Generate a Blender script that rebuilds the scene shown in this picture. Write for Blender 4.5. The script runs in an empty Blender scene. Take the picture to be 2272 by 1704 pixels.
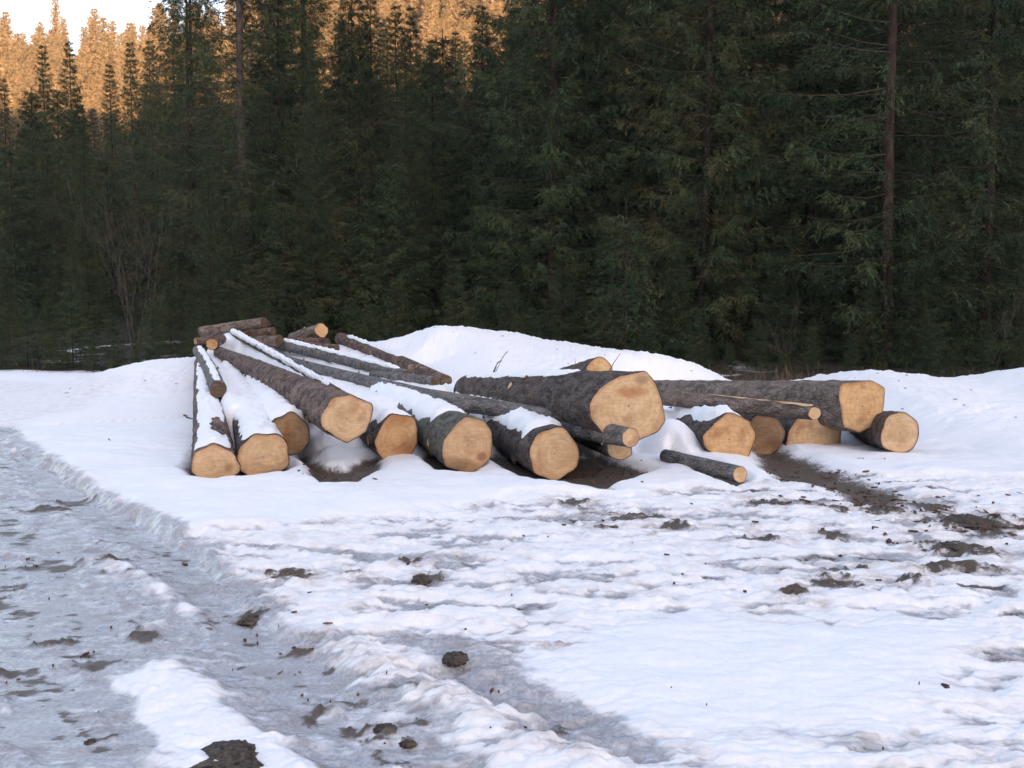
import bpy, math, random
import numpy as np
from mathutils import Vector, Matrix

# ------------------------------------------------------------------ camera, sky, sun, exposure
scene = bpy.context.scene
COL = scene.collection
CAM_H, PITCH, FPX = 1.60, math.radians(4.5), 2208.0       # photograph 2272 x 1704, about a 35 mm lens
cam_d = bpy.data.cameras.new('camera'); cam = bpy.data.objects.new('camera', cam_d); COL.objects.link(cam)
cam.location = (0, 0, CAM_H); cam.rotation_euler = (math.pi / 2 - PITCH, 0, 0)
cam_d.sensor_width = 36.0; cam_d.lens = FPX / 2272 * 36.0; cam_d.clip_start = 0.05; cam_d.clip_end = 3000
scene.camera = cam

SUN_EL, SUN_AZ = math.radians(9.0), math.radians(162.0)   # low sun behind the camera, azimuth clockwise from +Y
world = bpy.data.worlds.new('World'); scene.world = world; world.use_nodes = True
nt = world.node_tree
sky = nt.nodes.new('ShaderNodeTexSky'); sky.sky_type = 'NISHITA'; sky.sun_disc = False
sky.sun_elevation = SUN_EL; sky.sun_rotation = SUN_AZ; sky.air_density = 1.0; sky.dust_density = 2.0; sky.ozone_density = 1.0
bg = nt.nodes['Background']; bg.inputs['Strength'].default_value = 0.15
nt.links.new(sky.outputs[0], bg.inputs[0])
sun_d = bpy.data.lights.new('sun', 'SUN'); sun_d.energy = 5.0; sun_d.angle = math.radians(0.5); sun_d.color = (1.0, 0.70, 0.37)
sun = bpy.data.objects.new('sun', sun_d); COL.objects.link(sun)
sdir = Vector((math.sin(SUN_AZ) * math.cos(SUN_EL), math.cos(SUN_AZ) * math.cos(SUN_EL), math.sin(SUN_EL)))
sun.rotation_euler = sdir.to_track_quat('Z', 'Y').to_euler(); sun.location = (0, -20, 60)
vs = scene.view_settings
scene.display_settings.display_device = 'sRGB'
vs.view_transform = 'Standard'; vs.look = 'None'; vs.gamma = 1.0; vs.use_curve_mapping = False
vs.exposure = 2.32
vs.use_white_balance = True; vs.white_balance_temperature = 7350; vs.white_balance_tint = 23
scene.render.engine = 'CYCLES'
cy = scene.cycles
cy.use_denoising = True; cy.denoiser = 'OPENIMAGEDENOISE'; cy.max_bounces = 6; cy.diffuse_bounces = 4
cy.transparent_max_bounces = 8; cy.use_adaptive_sampling = True; cy.adaptive_threshold = 0.015

rng = np.random.default_rng(7)

# ------------------------------------------------------------------ helpers
def ray(px, py):
    u = (px - 1136.0) / FPX; v = (852.0 - py) / FPX
    c, s = math.cos(PITCH), math.sin(PITCH)
    return np.array([u, c + v * s, -s + v * c])
def at(px, py, Y):                       # the point of the place at distance Y that the photograph shows at px, py
    d = ray(px, py); t = Y / d[1]
    return np.array([0, 0, CAM_H]) + d * t
def on_ground(px, py, z=0.0):
    d = ray(px, py); t = (z - CAM_H) / d[2]
    p = np.array([0, 0, CAM_H]) + d * t
    return p[:2]
def sstep(a, b, x):
    t = np.clip((x - a) / (b - a), 0, 1); return t * t * (3 - 2 * t)

_perm = np.random.default_rng(3).permutation(512).astype(np.int64)
_grad = np.random.default_rng(4).uniform(0, 2 * math.pi, 512)
_gx, _gy = np.cos(_grad), np.sin(_grad)
def perlin(x, y):
    xi = np.floor(x).astype(np.int64); yi = np.floor(y).astype(np.int64)
    xf = x - xi; yf = y - yi
    u = xf * xf * xf * (xf * (xf * 6 - 15) + 10); v = yf * yf * yf * (yf * (yf * 6 - 15) + 10)
    def g(ix, iy, fx, fy):
        h = _perm[(_perm[ix & 511] + iy) & 511]
        return _gx[h] * fx + _gy[h] * fy
    a = g(xi, yi, xf, yf); b = g(xi + 1, yi, xf - 1, yf); c = g(xi, yi + 1, xf, yf - 1); d = g(xi + 1, yi + 1, xf - 1, yf - 1)
    return ((a + u * (b - a)) + v * ((c + u * (d - c)) - (a + u * (b - a)))) * 1.5
def fbm(x, y, octv=4, gain=0.5, lac=2.03):
    s = np.zeros_like(x, dtype=np.float64); a = 1.0; n = 0
    for i in range(octv):
        s += a * perlin(x + 17.3 * i, y - 9.1 * i); n += a; x = x * lac; y = y * lac; a *= gain
    return s / n

def mesh_np(name, V, F, mat=None, smooth=True, attrs=None, midx=None):
    V = np.ascontiguousarray(V, dtype=np.float32); F = np.ascontiguousarray(F, dtype=np.int32)
    me = bpy.data.meshes.new(name); k = F.shape[1]
    me.vertices.add(len(V)); me.vertices.foreach_set('co', V.ravel())
    me.loops.add(F.size); me.loops.foreach_set('vertex_index', F.ravel())
    me.polygons.add(len(F)); me.polygons.foreach_set('loop_start', np.arange(0, F.size, k, dtype=np.int32))
    me.polygons.foreach_set('loop_total', np.full(len(F), k, dtype=np.int32))
    me.update(calc_edges=True)
    me.polygons.foreach_set('use_smooth', np.full(len(F), smooth))
    for an, av in (attrs or {}).items():
        me.attributes.new(an, 'FLOAT', 'POINT').data.foreach_set('value', np.ascontiguousarray(av, dtype=np.float32))
    if mat is not None:
        for m in (mat if isinstance(mat, (list, tuple)) else [mat]): me.materials.append(m)
    if midx is not None: me.polygons.foreach_set('material_index', np.ascontiguousarray(midx, dtype=np.int32))
    me.update()
    return me
def link(name, data, parent=None):
    o = bpy.data.objects.new(name, data); COL.objects.link(o)
    if parent is not None: o.parent = parent
    return o
def tag(o, label=None, cat=None, group=None, kind=None):
    if label: o['label'] = label
    if cat: o['category'] = cat
    if group: o['group'] = group
    if kind: o['kind'] = kind
    return o
def copy_tree(o, parent=None):
    c = o.copy(); COL.objects.link(c); c.parent = parent
    for ch in list(o.children): copy_tree(ch, c)
    return c
def grid_faces(nr, nc, wrap=False):
    r = np.arange(nr - 1)[:, None]; c = np.arange(nc if wrap else nc - 1)[None, :]
    c2 = (c + 1) % nc
    a = r * nc + c; b = r * nc + c2; d = (r + 1) * nc + c2; e = (r + 1) * nc + c
    return np.stack([a, b, d, e], -1).reshape(-1, 4)

class Mat:
    def __init__(s, name):
        s.m = bpy.data.materials.new(name); s.m.use_nodes = True; s.t = s.m.node_tree; s.b = s.t.nodes['Principled BSDF']
    def n(s, t, **k):
        x = s.t.nodes.new(t)
        for a, v in k.items(): setattr(x, a, v)
        return x
    def l(s, a, b): s.t.links.new(a, b)
    def val(s, sock, v):
        if isinstance(v, bpy.types.NodeSocket): s.l(v, sock)
        else: sock.default_value = v
    def attr(s, name): return s.n('ShaderNodeAttribute', attribute_name=name).outputs['Fac']
    def coord(s, w='Object'): return s.n('ShaderNodeTexCoord').outputs[w]
    def mapping(s, vec, scale=(1, 1, 1), loc=None):
        x = s.n('ShaderNodeMapping'); s.l(vec, x.inputs['Vector']); x.inputs['Scale'].default_value = scale
        if loc is not None: s.val(x.inputs['Location'], loc)
        return x.outputs[0]
    def noise(s, vec, scale, detail=4, rough=0.55, dist=0.0):
        x = s.n('ShaderNodeTexNoise'); s.l(vec, x.inputs['Vector'])
        x.inputs['Scale'].default_value = scale; x.inputs['Detail'].default_value = detail
        x.inputs['Roughness'].default_value = rough; x.inputs['Distortion'].default_value = dist
        return x.outputs[0]
    def math(s, op, a, b=0.0, c=None, clamp=False):
        x = s.n('ShaderNodeMath', operation=op, use_clamp=clamp); s.val(x.inputs[0], a); s.val(x.inputs[1], b)
        if c is not None: s.val(x.inputs[2], c)
        return x.outputs[0]
    def ramp(s, f, a, b, lo=0.0, hi=1.0):
        x = s.n('ShaderNodeMapRange', interpolation_type='SMOOTHSTEP'); s.val(x.inputs[0], f)
        for i, v in enumerate((a, b, lo, hi)): x.inputs[i + 1].default_value = v
        return x.outputs[0]
    def mix(s, f, a, b):
        x = s.n('ShaderNodeMix', data_type='RGBA'); s.val(x.inputs[0], f)
        for i, v in ((6, a), (7, b)):
            if isinstance(v, tuple): x.inputs[i].default_value = (*v, 1)
            else: s.l(v, x.inputs[i])
        return x.outputs[2]
    def mixf(s, f, a, b):
        x = s.n('ShaderNodeMix', data_type='FLOAT'); s.val(x.inputs[0], f); s.val(x.inputs[2], a); s.val(x.inputs[3], b)
        return x.outputs[0]
    def bump(s, h, strength=0.5, dist=0.01, normal=None):
        x = s.n('ShaderNodeBump'); s.l(h, x.inputs['Height']); x.inputs['Strength'].default_value = strength
        x.inputs['Distance'].default_value = dist
        if normal is not None: s.l(normal, x.inputs['Normal'])
        return x.outputs[0]
    def out(s, col, rough=0.8, normal=None, spec=0.3):
        s.val(s.b.inputs['Base Color'], col if not isinstance(col, tuple) else (*col, 1)); s.val(s.b.inputs['Roughness'], rough)
        s.val(s.b.inputs['Specular IOR Level'], spec)
        if normal is not None: s.l(normal, s.b.inputs['Normal'])
        return s.m

# ------------------------------------------------------------------ materials
def mat_ground():
    m = Mat('snowy_ground'); co = m.coord('Object')
    fine = m.noise(co, 55, 5, 0.6); mid = m.noise(co, 9, 5, 0.6); tiny = m.noise(co, 220, 3, 0.6)
    ice = m.ramp(m.math('ADD', m.attr('ice'), m.math('MULTIPLY', m.math('SUBTRACT', mid, 0.5), 0.9)), 0.30, 0.75)
    mud = m.ramp(m.math('ADD', m.attr('mud'), m.math('ADD', m.math('MULTIPLY', m.math('SUBTRACT', fine, 0.5), 0.9), m.math('MULTIPLY', m.math('SUBTRACT', mid, 0.5), 0.6))), 0.30, 0.78)
    dirt = m.math('MULTIPLY', m.attr('dirt'), m.ramp(m.noise(m.mapping(co, (0.6, 1.4, 1)), 14, 6, 0.7), 0.34, 0.66), clamp=True)
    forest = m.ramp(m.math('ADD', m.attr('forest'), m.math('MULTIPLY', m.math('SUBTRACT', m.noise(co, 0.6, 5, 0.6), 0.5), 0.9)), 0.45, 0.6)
    snow = m.mix(m.ramp(fine, 0.3, 0.7), (0.84, 0.855, 0.89), (0.90, 0.905, 0.92))
    snow = m.mix(m.math('MULTIPLY', dirt, 0.85), snow, (0.44, 0.36, 0.33))
    icec = m.mix(m.ramp(fine, 0.35, 0.65), (0.30, 0.305, 0.335), (0.46, 0.465, 0.50))
    icec = m.mix(m.math('MULTIPLY', m.ramp(m.noise(m.mapping(co, (0.6, 1.3, 1)), 5, 6, 0.7), 0.45, 0.72), 0.7), icec, (0.24, 0.205, 0.19))
    icec = m.mix(m.math('MULTIPLY', m.ramp(m.noise(m.mapping(co, (0.7, 1.2, 1)), 11, 5, 0.7), 0.52, 0.68), 0.6), icec, (0.74, 0.755, 0.80))
    mudc = m.mix(m.ramp(tiny, 0.3, 0.7), (0.040, 0.031, 0.025), (0.15, 0.112, 0.085))
    mudc = m.mix(m.math('MULTIPLY', m.ramp(mid, 0.55, 0.7), 0.5), mudc, (0.16, 0.15, 0.15))
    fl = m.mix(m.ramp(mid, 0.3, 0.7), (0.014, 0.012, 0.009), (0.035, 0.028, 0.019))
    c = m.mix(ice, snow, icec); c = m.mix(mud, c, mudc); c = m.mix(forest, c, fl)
    r = m.mixf(ice, 0.75, m.ramp(mid, 0.38, 0.62, 0.14, 0.5)); r = m.mixf(mud, r, 0.6); r = m.mixf(forest, r, 0.9)
    h = m.math('ADD', m.math('MULTIPLY', fine, 0.7), m.math('MULTIPLY', tiny, 0.3))
    nrm = m.bump(h, 0.25, 0.012)
    return m.out(c, r, nrm, m.mixf(ice, 0.3, 0.7))
def mat_snow():
    m = Mat('loose_snow'); co = m.coord('Object')
    f = m.noise(co, 40, 4, 0.6)
    return m.out(m.mix(m.ramp(f, 0.3, 0.7), (0.85, 0.865, 0.90), (0.90, 0.905, 0.92)), 0.75, m.bump(f, 0.25, 0.012), 0.3)
def mat_bark(name, dark, light, plate=(0.2, 0.13, 0.10), scale=1.0, moss=0.0, rings=0.0, peel=0.0):
    m = Mat(name); oi = m.n('ShaderNodeObjectInfo').outputs['Random']
    loc = m.n('ShaderNodeCombineXYZ'); m.val(loc.inputs[1], m.math('MULTIPLY', oi, 40.0))
    co = m.mapping(m.coord('Object'), (1, 1, 1), loc.outputs[0])
    st = m.mapping(co, (1, 0.45, 1))
    v = m.n('ShaderNodeTexVoronoi', feature='DISTANCE_TO_EDGE'); m.l(m.mapping(co, (1, 0.6, 1)), v.inputs['Vector'])
    v.inputs['Scale'].default_value = 32 * scale
    n1 = m.noise(st, 14 * scale, 6, 0.65, 0.6); n2 = m.noise(co, 60 * scale, 4, 0.6); n3 = m.noise(co, 2.5, 4, 0.6)
    c = m.mix(m.ramp(n1, 0.35, 0.65), dark, light)
    c = m.mix(m.math('MULTIPLY', m.ramp(n3, 0.5, 0.68), 0.55), c, plate)
    c = m.mix(m.math('MULTIPLY', m.ramp(v.outputs['Distance'], 0.0, 0.10, 1.0, 0.0), 0.6), c, tuple(0.45 * x for x in dark))
    if rings:
        w = m.noise(m.mapping(co, (0.6, 9, 0.6)), 2.2, 4, 0.7)
        c = m.mix(m.math('MULTIPLY', m.ramp(w, 0.58, 0.68), rings), c, tuple(0.3 * x for x in dark))
    if moss: c = m.mix(m.math('MULTIPLY', m.ramp(m.noise(co, 5, 6, 0.7), 0.42, 0.62), moss), c, (0.165, 0.185, 0.135))
    if peel: c = m.mix(m.math('MULTIPLY', m.ramp(m.noise(m.mapping(co, (1, 0.5, 1)), 6, 5, 0.6), 0.60, 0.66), peel), c, (0.42, 0.25, 0.20))
    h = m.math('ADD', m.math('MULTIPLY', m.ramp(v.outputs['Distance'], 0.0, 0.25), 0.6), m.math('ADD', n1, m.math('MULTIPLY', n2, 0.35)))
    return m.out(c, 0.85, m.bump(h, 1.0, 0.016), 0.25)
def mat_cut(name, base, dark, stain, spots=()):
    m = Mat(name); co = m.coord('Object'); oi = m.n('ShaderNodeObjectInfo').outputs['Random']
    loc = m.n('ShaderNodeCombineXYZ'); m.val(loc.inputs[1], m.math('MULTIPLY', oi, 30.0)); m.val(loc.inputs[0], m.math('MULTIPLY', m.math('SUBTRACT', oi, 0.5), 0.10))
    cr = m.mapping(co, (1, 1, 1), loc.outputs[0])
    flat = m.mapping(cr, (1, 0, 1))
    wob = m.noise(cr, 6, 4, 0.6)
    ln = m.n('ShaderNodeVectorMath', operation='LENGTH'); m.l(flat, ln.inputs[0])
    rr = m.math('ADD', ln.outputs['Value'], m.math('MULTIPLY', wob, 0.07))
    rings = m.math('SINE', m.math('MULTIPLY', rr, 420.0))
    rings2 = m.math('SINE', m.math('MULTIPLY', rr, 118.0))
    sx = m.n('ShaderNodeSeparateXYZ'); m.l(flat, sx.inputs[0])
    ang = m.math('ARCTAN2', sx.outputs[2], sx.outputs[0])
    cv_ = m.n('ShaderNodeCombineXYZ'); m.val(cv_.inputs[0], m.math('MULTIPLY', ang, 2.2)); m.val(cv_.inputs[1], m.math('MULTIPLY', oi, 50.0)); m.val(cv_.inputs[2], m.math('MULTIPLY', ln.outputs['Value'], 2.0))
    crack = m.ramp(m.noise(cv_.outputs[0], 6.0, 4, 0.65), 0.66, 0.74)
    saw = m.noise(m.mapping(cr, (3, 1, 30)), 2.6, 4, 0.65, 0.5)
    blot = m.noise(cr, 9, 6, 0.65); big = m.noise(cr, 3.6, 4, 0.6); speck = m.noise(cr, 48, 3, 0.6)
    c = m.mix(m.ramp(blot, 0.32, 0.70), base, dark)
    c = m.mix(m.math('MULTIPLY', m.ramp(rings, -0.2, 1.0), 0.22), c, dark)
    c = m.mix(m.math('MULTIPLY', m.ramp(rings2, 0.1, 1.0), 0.34), c, tuple(0.86 * x for x in dark))
    c = m.mix(m.math('MULTIPLY', m.ramp(saw, 0.50, 0.72), 0.55), c, tuple(min(1, 1.15 * x) for x in base))
    c = m.mix(m.math('MULTIPLY', m.ramp(saw, 0.48, 0.30), 0.30), c, tuple(0.75 * x for x in dark))
    c = m.mix(m.math('MULTIPLY', m.ramp(big, 0.50, 0.70), 0.75), c, stain)
    c = m.mix(m.math('MULTIPLY', crack, 0.35), c, tuple(0.5 * x for x in dark))
    c = m.mix(m.ramp(speck, 0.66, 0.76, 0.0, 0.45), c, (0.20, 0.12, 0.075))
    c = m.mix(m.math('MULTIPLY', m.math('FRACT', m.math('MULTIPLY', oi, 7.3)), 0.45), c, m.mix(0.5, c, stain))
    c = m.mix(m.math('MULTIPLY', m.ramp(m.noise(m.mapping(cr, (1.5, 1, 4)), 4, 5, 0.7), 0.56, 0.70), 0.4), c, (0.30, 0.235, 0.185))
    for (sx_, sz_, rx_, rz_, amt, col) in spots:
        mp = m.mapping(co, (1 / rx_, 0, 1 / rz_), (-sx_ / rx_, 0, -sz_ / rz_))
        l2_ = m.n('ShaderNodeVectorMath', operation='LENGTH'); m.l(mp, l2_.inputs[0])
        f_ = m.ramp(m.math('ADD', l2_.outputs['Value'], m.math('MULTIPLY', m.math('SUBTRACT', blot, 0.5), 2.2)), 0.4, 1.3, 1.0, 0.0)
        c = m.mix(m.math('MULTIPLY', f_, amt), c, col)
    rim = m.math('ADD', m.attr('rim'), m.math('MULTIPLY', m.math('SUBTRACT', blot, 0.5), 0.12))
    c = m.mix(m.math('MULTIPLY', m.ramp(rim, 0.86, 1.02), 0.6), c, stain)
    h = m.math('ADD', m.math('MULTIPLY', saw, 0.9), m.math('MULTIPLY', blot, 0.7))
    return m.out(c, 0.75, m.bump(h, 0.6, 0.008), 0.2)
def mat_foliage(name, ca, cb, cc):
    m = Mat(name); oi = m.n('ShaderNodeObjectInfo').outputs['Random']; va = m.attr('var')
    c = m.mix(m.ramp(va, 0.1, 0.95), ca, cb)
    c = m.mix(m.math('MULTIPLY', m.ramp(m.noise(m.coord('Object'), 0.9, 3, 0.6), 0.42, 0.68), m.ramp(oi, 0.2, 0.9, 0.3, 1.0)), c, cc)
    return m.out(c, 0.7, None, 0.15)
def mat_plain(name, ca, cb, scale=12, rough=0.9, stretch=(1, 1, 1), bump=0.6):
    m = Mat(name); co = m.mapping(m.coord('Object'), stretch); n = m.noise(co, scale, 6, 0.65)
    return m.out(m.mix(m.ramp(n, 0.35, 0.65), ca, cb), rough, m.bump(n, bump, 0.02), 0.2)

M_GROUND = mat_ground(); M_SNOW = mat_snow()
M_BARK = {
    'dark': mat_bark('dark_spruce_bark', (0.040, 0.033, 0.031), (0.175, 0.142, 0.126), (0.20, 0.12, 0.095), 1.0),
    'scaly': mat_bark('scaly_brown_bark', (0.050, 0.033, 0.028), (0.26, 0.175, 0.145), (0.36, 0.24, 0.205), 0.8, 0, 0.4, 0.5),
    'grey': mat_bark('grey_smooth_bark', (0.10, 0.093, 0.095), (0.30, 0.28, 0.275), (0.25, 0.185, 0.145), 1.1, 0.15, 0.8, 0.25),
    'brown': mat_bark('weathered_brown_bark', (0.10, 0.074, 0.063), (0.32, 0.25, 0.215), (0.25, 0.17, 0.13), 0.9, 0.12, 0.2, 0.1),
    'mossy': mat_bark('lichen_covered_bark', (0.060, 0.055, 0.050), (0.22, 0.205, 0.18), (0.14, 0.10, 0.09), 1.0, 0.75, 0.1),
    'red': mat_bark('peeling_red_bark', (0.075, 0.042, 0.034), (0.22, 0.14, 0.115), (0.34, 0.19, 0.15), 0.8, 0, 0.4, 0.9)}
M_CUT = {
    'pale': mat_cut('pale_cut_wood', (0.76, 0.53, 0.325), (0.60, 0.385, 0.21), (0.38, 0.19, 0.10)),
    'amber': mat_cut('amber_cut_wood', (0.73, 0.475, 0.26), (0.57, 0.335, 0.155), (0.38, 0.165, 0.075)),
    'grey': mat_cut('shade_dulled_cut_wood', (0.44, 0.29, 0.17), (0.32, 0.19, 0.105), (0.16, 0.085, 0.05)),  # dull wood; on the wedged-in end its darkness is painted shade
    'dirty': mat_cut('dirty_end_grain', (0.16, 0.105, 0.065), (0.08, 0.055, 0.04), (0.05, 0.035, 0.03))}
PALE = ((0.76, 0.53, 0.325), (0.60, 0.385, 0.21), (0.38, 0.19, 0.10))
M_FACE = {'L11': mat_cut('orange_stained_cut_wood', *PALE, [(0.03, 0.13, 0.16, 0.06, 0.75, (0.42, 0.17, 0.07)), (0.14, 0.24, 0.09, 0.05, 0.6, (0.22, 0.13, 0.08)), (-0.02, -0.20, 0.18, 0.06, 0.3, (0.45, 0.30, 0.18))]),
          'L6': mat_cut('spotted_cut_wood', *PALE, [(0.15, -0.12, 0.06, 0.05, 0.8, (0.30, 0.12, 0.075)), (-0.1, -0.18, 0.10, 0.05, 0.5, (0.42, 0.27, 0.18))]),
          'L1': mat_cut('knotted_cut_wood', *PALE, [(0.11, -0.03, 0.04, 0.05, 0.7, (0.33, 0.16, 0.09)), (0.0, -0.18, 0.12, 0.025, 0.6, (0.30, 0.14, 0.07))]),
          'L3': mat_cut('streaked_shade_dulled_cut_wood', (0.44, 0.29, 0.17), (0.32, 0.19, 0.105), (0.16, 0.085, 0.05), [(-0.02, 0.0, 0.035, 0.14, 0.7, (0.36, 0.14, 0.05))]),  # shade of the tucked-in end put into the wood colour, plus a streak
          'L5': mat_cut('amber_capped_cut_wood', (0.73, 0.475, 0.26), (0.57, 0.335, 0.155), (0.38, 0.165, 0.075), [(0.02, 0.20, 0.14, 0.045, 0.6, (0.46, 0.21, 0.08))]),
          'L14': mat_cut('ringed_cut_wood', *PALE, [(0.0, 0.0, 0.10, 0.11, 0.45, (0.48, 0.27, 0.14))])}
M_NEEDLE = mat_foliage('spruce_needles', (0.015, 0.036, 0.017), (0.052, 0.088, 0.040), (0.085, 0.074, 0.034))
M_NEEDLE_SUN_TINTED = mat_foliage('spruce_needles_far_sun_tinted', (0.10, 0.078, 0.048), (0.19, 0.142, 0.086), (0.22, 0.15, 0.098))  # brighter, warmer needle colour: the hillside's sunlight is partly painted in
M_TRUNK = mat_plain('spruce_trunk_bark', (0.018, 0.013, 0.011), (0.050, 0.036, 0.030), 10, 0.9, (1, 1, 0.35))
M_TRUNK_RED = mat_plain('reddish_spruce_bark', (0.028, 0.019, 0.016), (0.075, 0.049, 0.041), 10, 0.9, (1, 1, 0.35))
M_TRUNK_GREY = mat_plain('greyish_spruce_bark', (0.040, 0.033, 0.030), (0.10, 0.083, 0.076), 10, 0.9, (1, 1, 0.35))
M_TWIG = mat_plain('dead_twig_bark', (0.06, 0.05, 0.043), (0.15, 0.125, 0.105), 20)
M_LIMB = mat_plain('spruce_limb_bark', (0.035, 0.028, 0.022), (0.085, 0.068, 0.055), 20)
M_SHRUB = mat_plain('bare_shrub_bark', (0.06, 0.054, 0.05), (0.13, 0.115, 0.105), 20)
M_MUD = mat_plain('frozen_mud', (0.030, 0.024, 0.020), (0.13, 0.10, 0.078), 40, 0.7)
M_CHIP = mat_plain('torn_bark_chips', (0.05, 0.032, 0.026), (0.20, 0.11, 0.075), 25, 0.85)
M_GRASS = mat_plain('dry_grass_blades', (0.09, 0.06, 0.035), (0.18, 0.12, 0.07), 15)

# ------------------------------------------------------------------ the ground: one sheet from the wheel ruts to the hills
def axis(segs):
    out = [segs[0][0]]
    for a, b, f in segs:
        x = a
        while x < b - 1e-6:
            x = min(b, x + f(x)); out.append(x)
    return np.array(out)
pos_x = axis([(0, 2.6, lambda x: 0.0165), (2.6, 6.2, lambda x: 0.024), (6.2, 14, lambda x: 0.05 + (x - 6.2) * 0.05), (14, 600, lambda x: x * 0.10)])
GX = np.concatenate([-pos_x[:0:-1], pos_x])
fy = axis([(2.4, 5.6, lambda d: max(0.006, d * d / 1500)), (5.6, 12.4, lambda d: 0.026), (12.4, 22, lambda d: 0.075), (22, 700, lambda d: 0.3 + (d - 22) * 0.06)])
by = -axis([(0, 1.0, lambda d: 0.25), (1.0, 600, lambda d: 0.3 + d * 0.1)])[::-1]
GY = np.concatenate([by, np.linspace(0.3, 2.2, 14), fy])

def terrain(x, y):                       # the lie of the land without snow relief
    x = np.asarray(x, float); y = np.asarray(y, float)
    z = 0.06 * np.clip(y - 24, 0, 76)
    ridge = np.clip(39.5 + (x + 108) * 0.33 + np.clip(x + 75, 0, 60) * 0.16, 18, 88) + 4 * np.sin(x * 0.045) + 2.0 * np.sin(x * 0.13 + 1)
    t = np.clip((y - 95) / 115.0, 0, 1)
    z = z + (ridge - 4.5) * (0.35 * t + 0.65 * t * t)
    z = z - 0.10 * np.clip(y - 212, 0, 400)
    back = np.clip((-y - 25) / 225.0, 0, 1)
    z = z + (97 + 3 * np.sin(x * 0.06) + 2 * np.sin(x * 0.17)) * back ** 1.15 * (y < 0)
    side = np.clip((np.abs(x) - 60) / 200.0, 0, 1)
    return z + 14 * side * np.clip(1 - np.abs(y) / 300, 0, 1)

# bank crests: (px, py, distance)
CREST = [(-500, 835, 22), (0, 838, 21), (190, 846, 20), (260, 822, 18.5), (330, 804, 18.2), (430, 797, 18.2), (560, 775, 19), (740, 776, 20),
         (850, 758, 20), (905, 738, 19.6), (980, 724, 19.4), (1060, 733, 19.4), (1150, 742, 19.2), (1200, 759, 18.8), (1270, 763, 18.4), (1310, 774, 18),
         (1450, 788, 17.4), (1540, 800, 17), (1590, 822, 16.8), (1640, 850, 16.6), (1750, 856, 16.4), (1840, 840, 15.6), (1900, 826, 15), (1990, 831, 14.8),
         (2130, 851, 14.6), (2200, 835, 14.2), (2272, 824, 14), (2500, 800, 14)]
_cp = np.array([at(*c) for c in CREST]); _o = np.argsort(_cp[:, 0]); _cp = _cp[_o]
_bx = np.linspace(-16, 16, 641); _k = np.exp(-(np.arange(-12, 13) / 5.0) ** 2); _k /= _k.sum()
_by = np.convolve(np.pad(np.interp(_bx, _cp[:, 0], _cp[:, 1]), 12, 'edge'), _k, 'valid'); _bz = np.convolve(np.pad(np.interp(_bx, _cp[:, 0], _cp[:, 2]), 12, 'edge'), _k, 'valid')
def banks(x, y):
    yc = np.interp(x, _bx, _by); zc = np.interp(x, _bx, _bz)
    zc = np.maximum(zc, 0.12)
    d = y - yc
    w = np.where(d < 0, np.exp(-(d / 3.4) ** 2), np.exp(-(d / 1.7) ** 2))
    return zc * w

def seg_dist(X, Y, pts):
    best = np.full(X.shape, 1e9)
    for (ax, ay), (bx, by_) in zip(pts[:-1], pts[1:]):
        dx, dy = bx - ax, by_ - ay; L2 = dx * dx + dy * dy + 1e-9
        t = np.clip(((X - ax) * dx + (Y - ay) * dy) / L2, 0, 1)
        best = np.minimum(best, (X - ax - t * dx) ** 2 + (Y - ay - t * dy) ** 2)
    return np.sqrt(best)
def poly_mask(X, Y, px_pts, soft, wx=0, wy=0):
    P = [on_ground(*p) for p in px_pts]
    Xw, Yw = X + wx, Y + wy
    d = seg_dist(Xw, Yw, P + [P[0]])
    ins = np.zeros(X.shape, bool)
    for (ax, ay), (bx, by_) in zip(P, P[1:] + P[:1]):
        c = (ay > Yw) != (by_ > Yw)
        xi = ax + (Yw - ay) * (bx - ax) / ((by_ - ay) if by_ != ay else 1e-9)
        ins ^= c & (Xw < xi)
    sd = np.where(ins, d, -d)
    return sstep(-soft, soft, sd)

# ------------------------------------------------------------------ the logs, measured from the photograph
# key: front (px, py, Y, face w px, face h px), back (px, py, Y, diameter m), bark, cut wood, fill factor, snow cap, label
OUT = {
 'L11': [(1.02, -.48), (.9, .07), (.72, .65), (.5, .97), (.34, .93), (-.28, .84), (-.76, .52), (-1.03, .1), (-.97, -.34), (-.6, -.8), (.28, -.97), (.79, -.76)],
 'L4': [(1.0, .30), (1.0, .52), (.88, .62), (.58, .74), (.07, .97), (-.58, .84), (-1.0, .09), (-.9, -.37), (.02, -.98), (.77, -.56)],
 'L5': [(-.29, 1), (.77, .81), (.91, .3), (.97, -.21), (.63, -.86), (-.4, -.98), (-.91, -.53), (-1.06, -.07), (-.74, .58)],
 'L16': [(.26, .97), (.74, .69), (1, .17), (.79, -.46), (.53, -1.03), (-.47, -.63), (-.9, -.29), (-1, .17), (-.58, .57), (0, .97)],
 'L13': [(-.88, .89), (.38, 1), (1, .67), (.94, .28), (.81, -.28), (.75, -.56), (-.06, -1), (-.75, -.78), (-.88, 0), (-.97, .39)],
 'L15': [(-.56, .9), (.46, .8), (.92, .3), (1.03, -.5), (.56, -.9), (-.72, -.9), (-.97, -.5), (-.92, .2)],
 'L6': [(-.14, 1), (.6, .82), (.93, .41), (.98, -.04), (.93, -.45), (.37, -.98), (.05, -1.02), (-.79, -.73), (-1.02, -.24), (-.93, .24), (-.6, .65)]}
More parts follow.
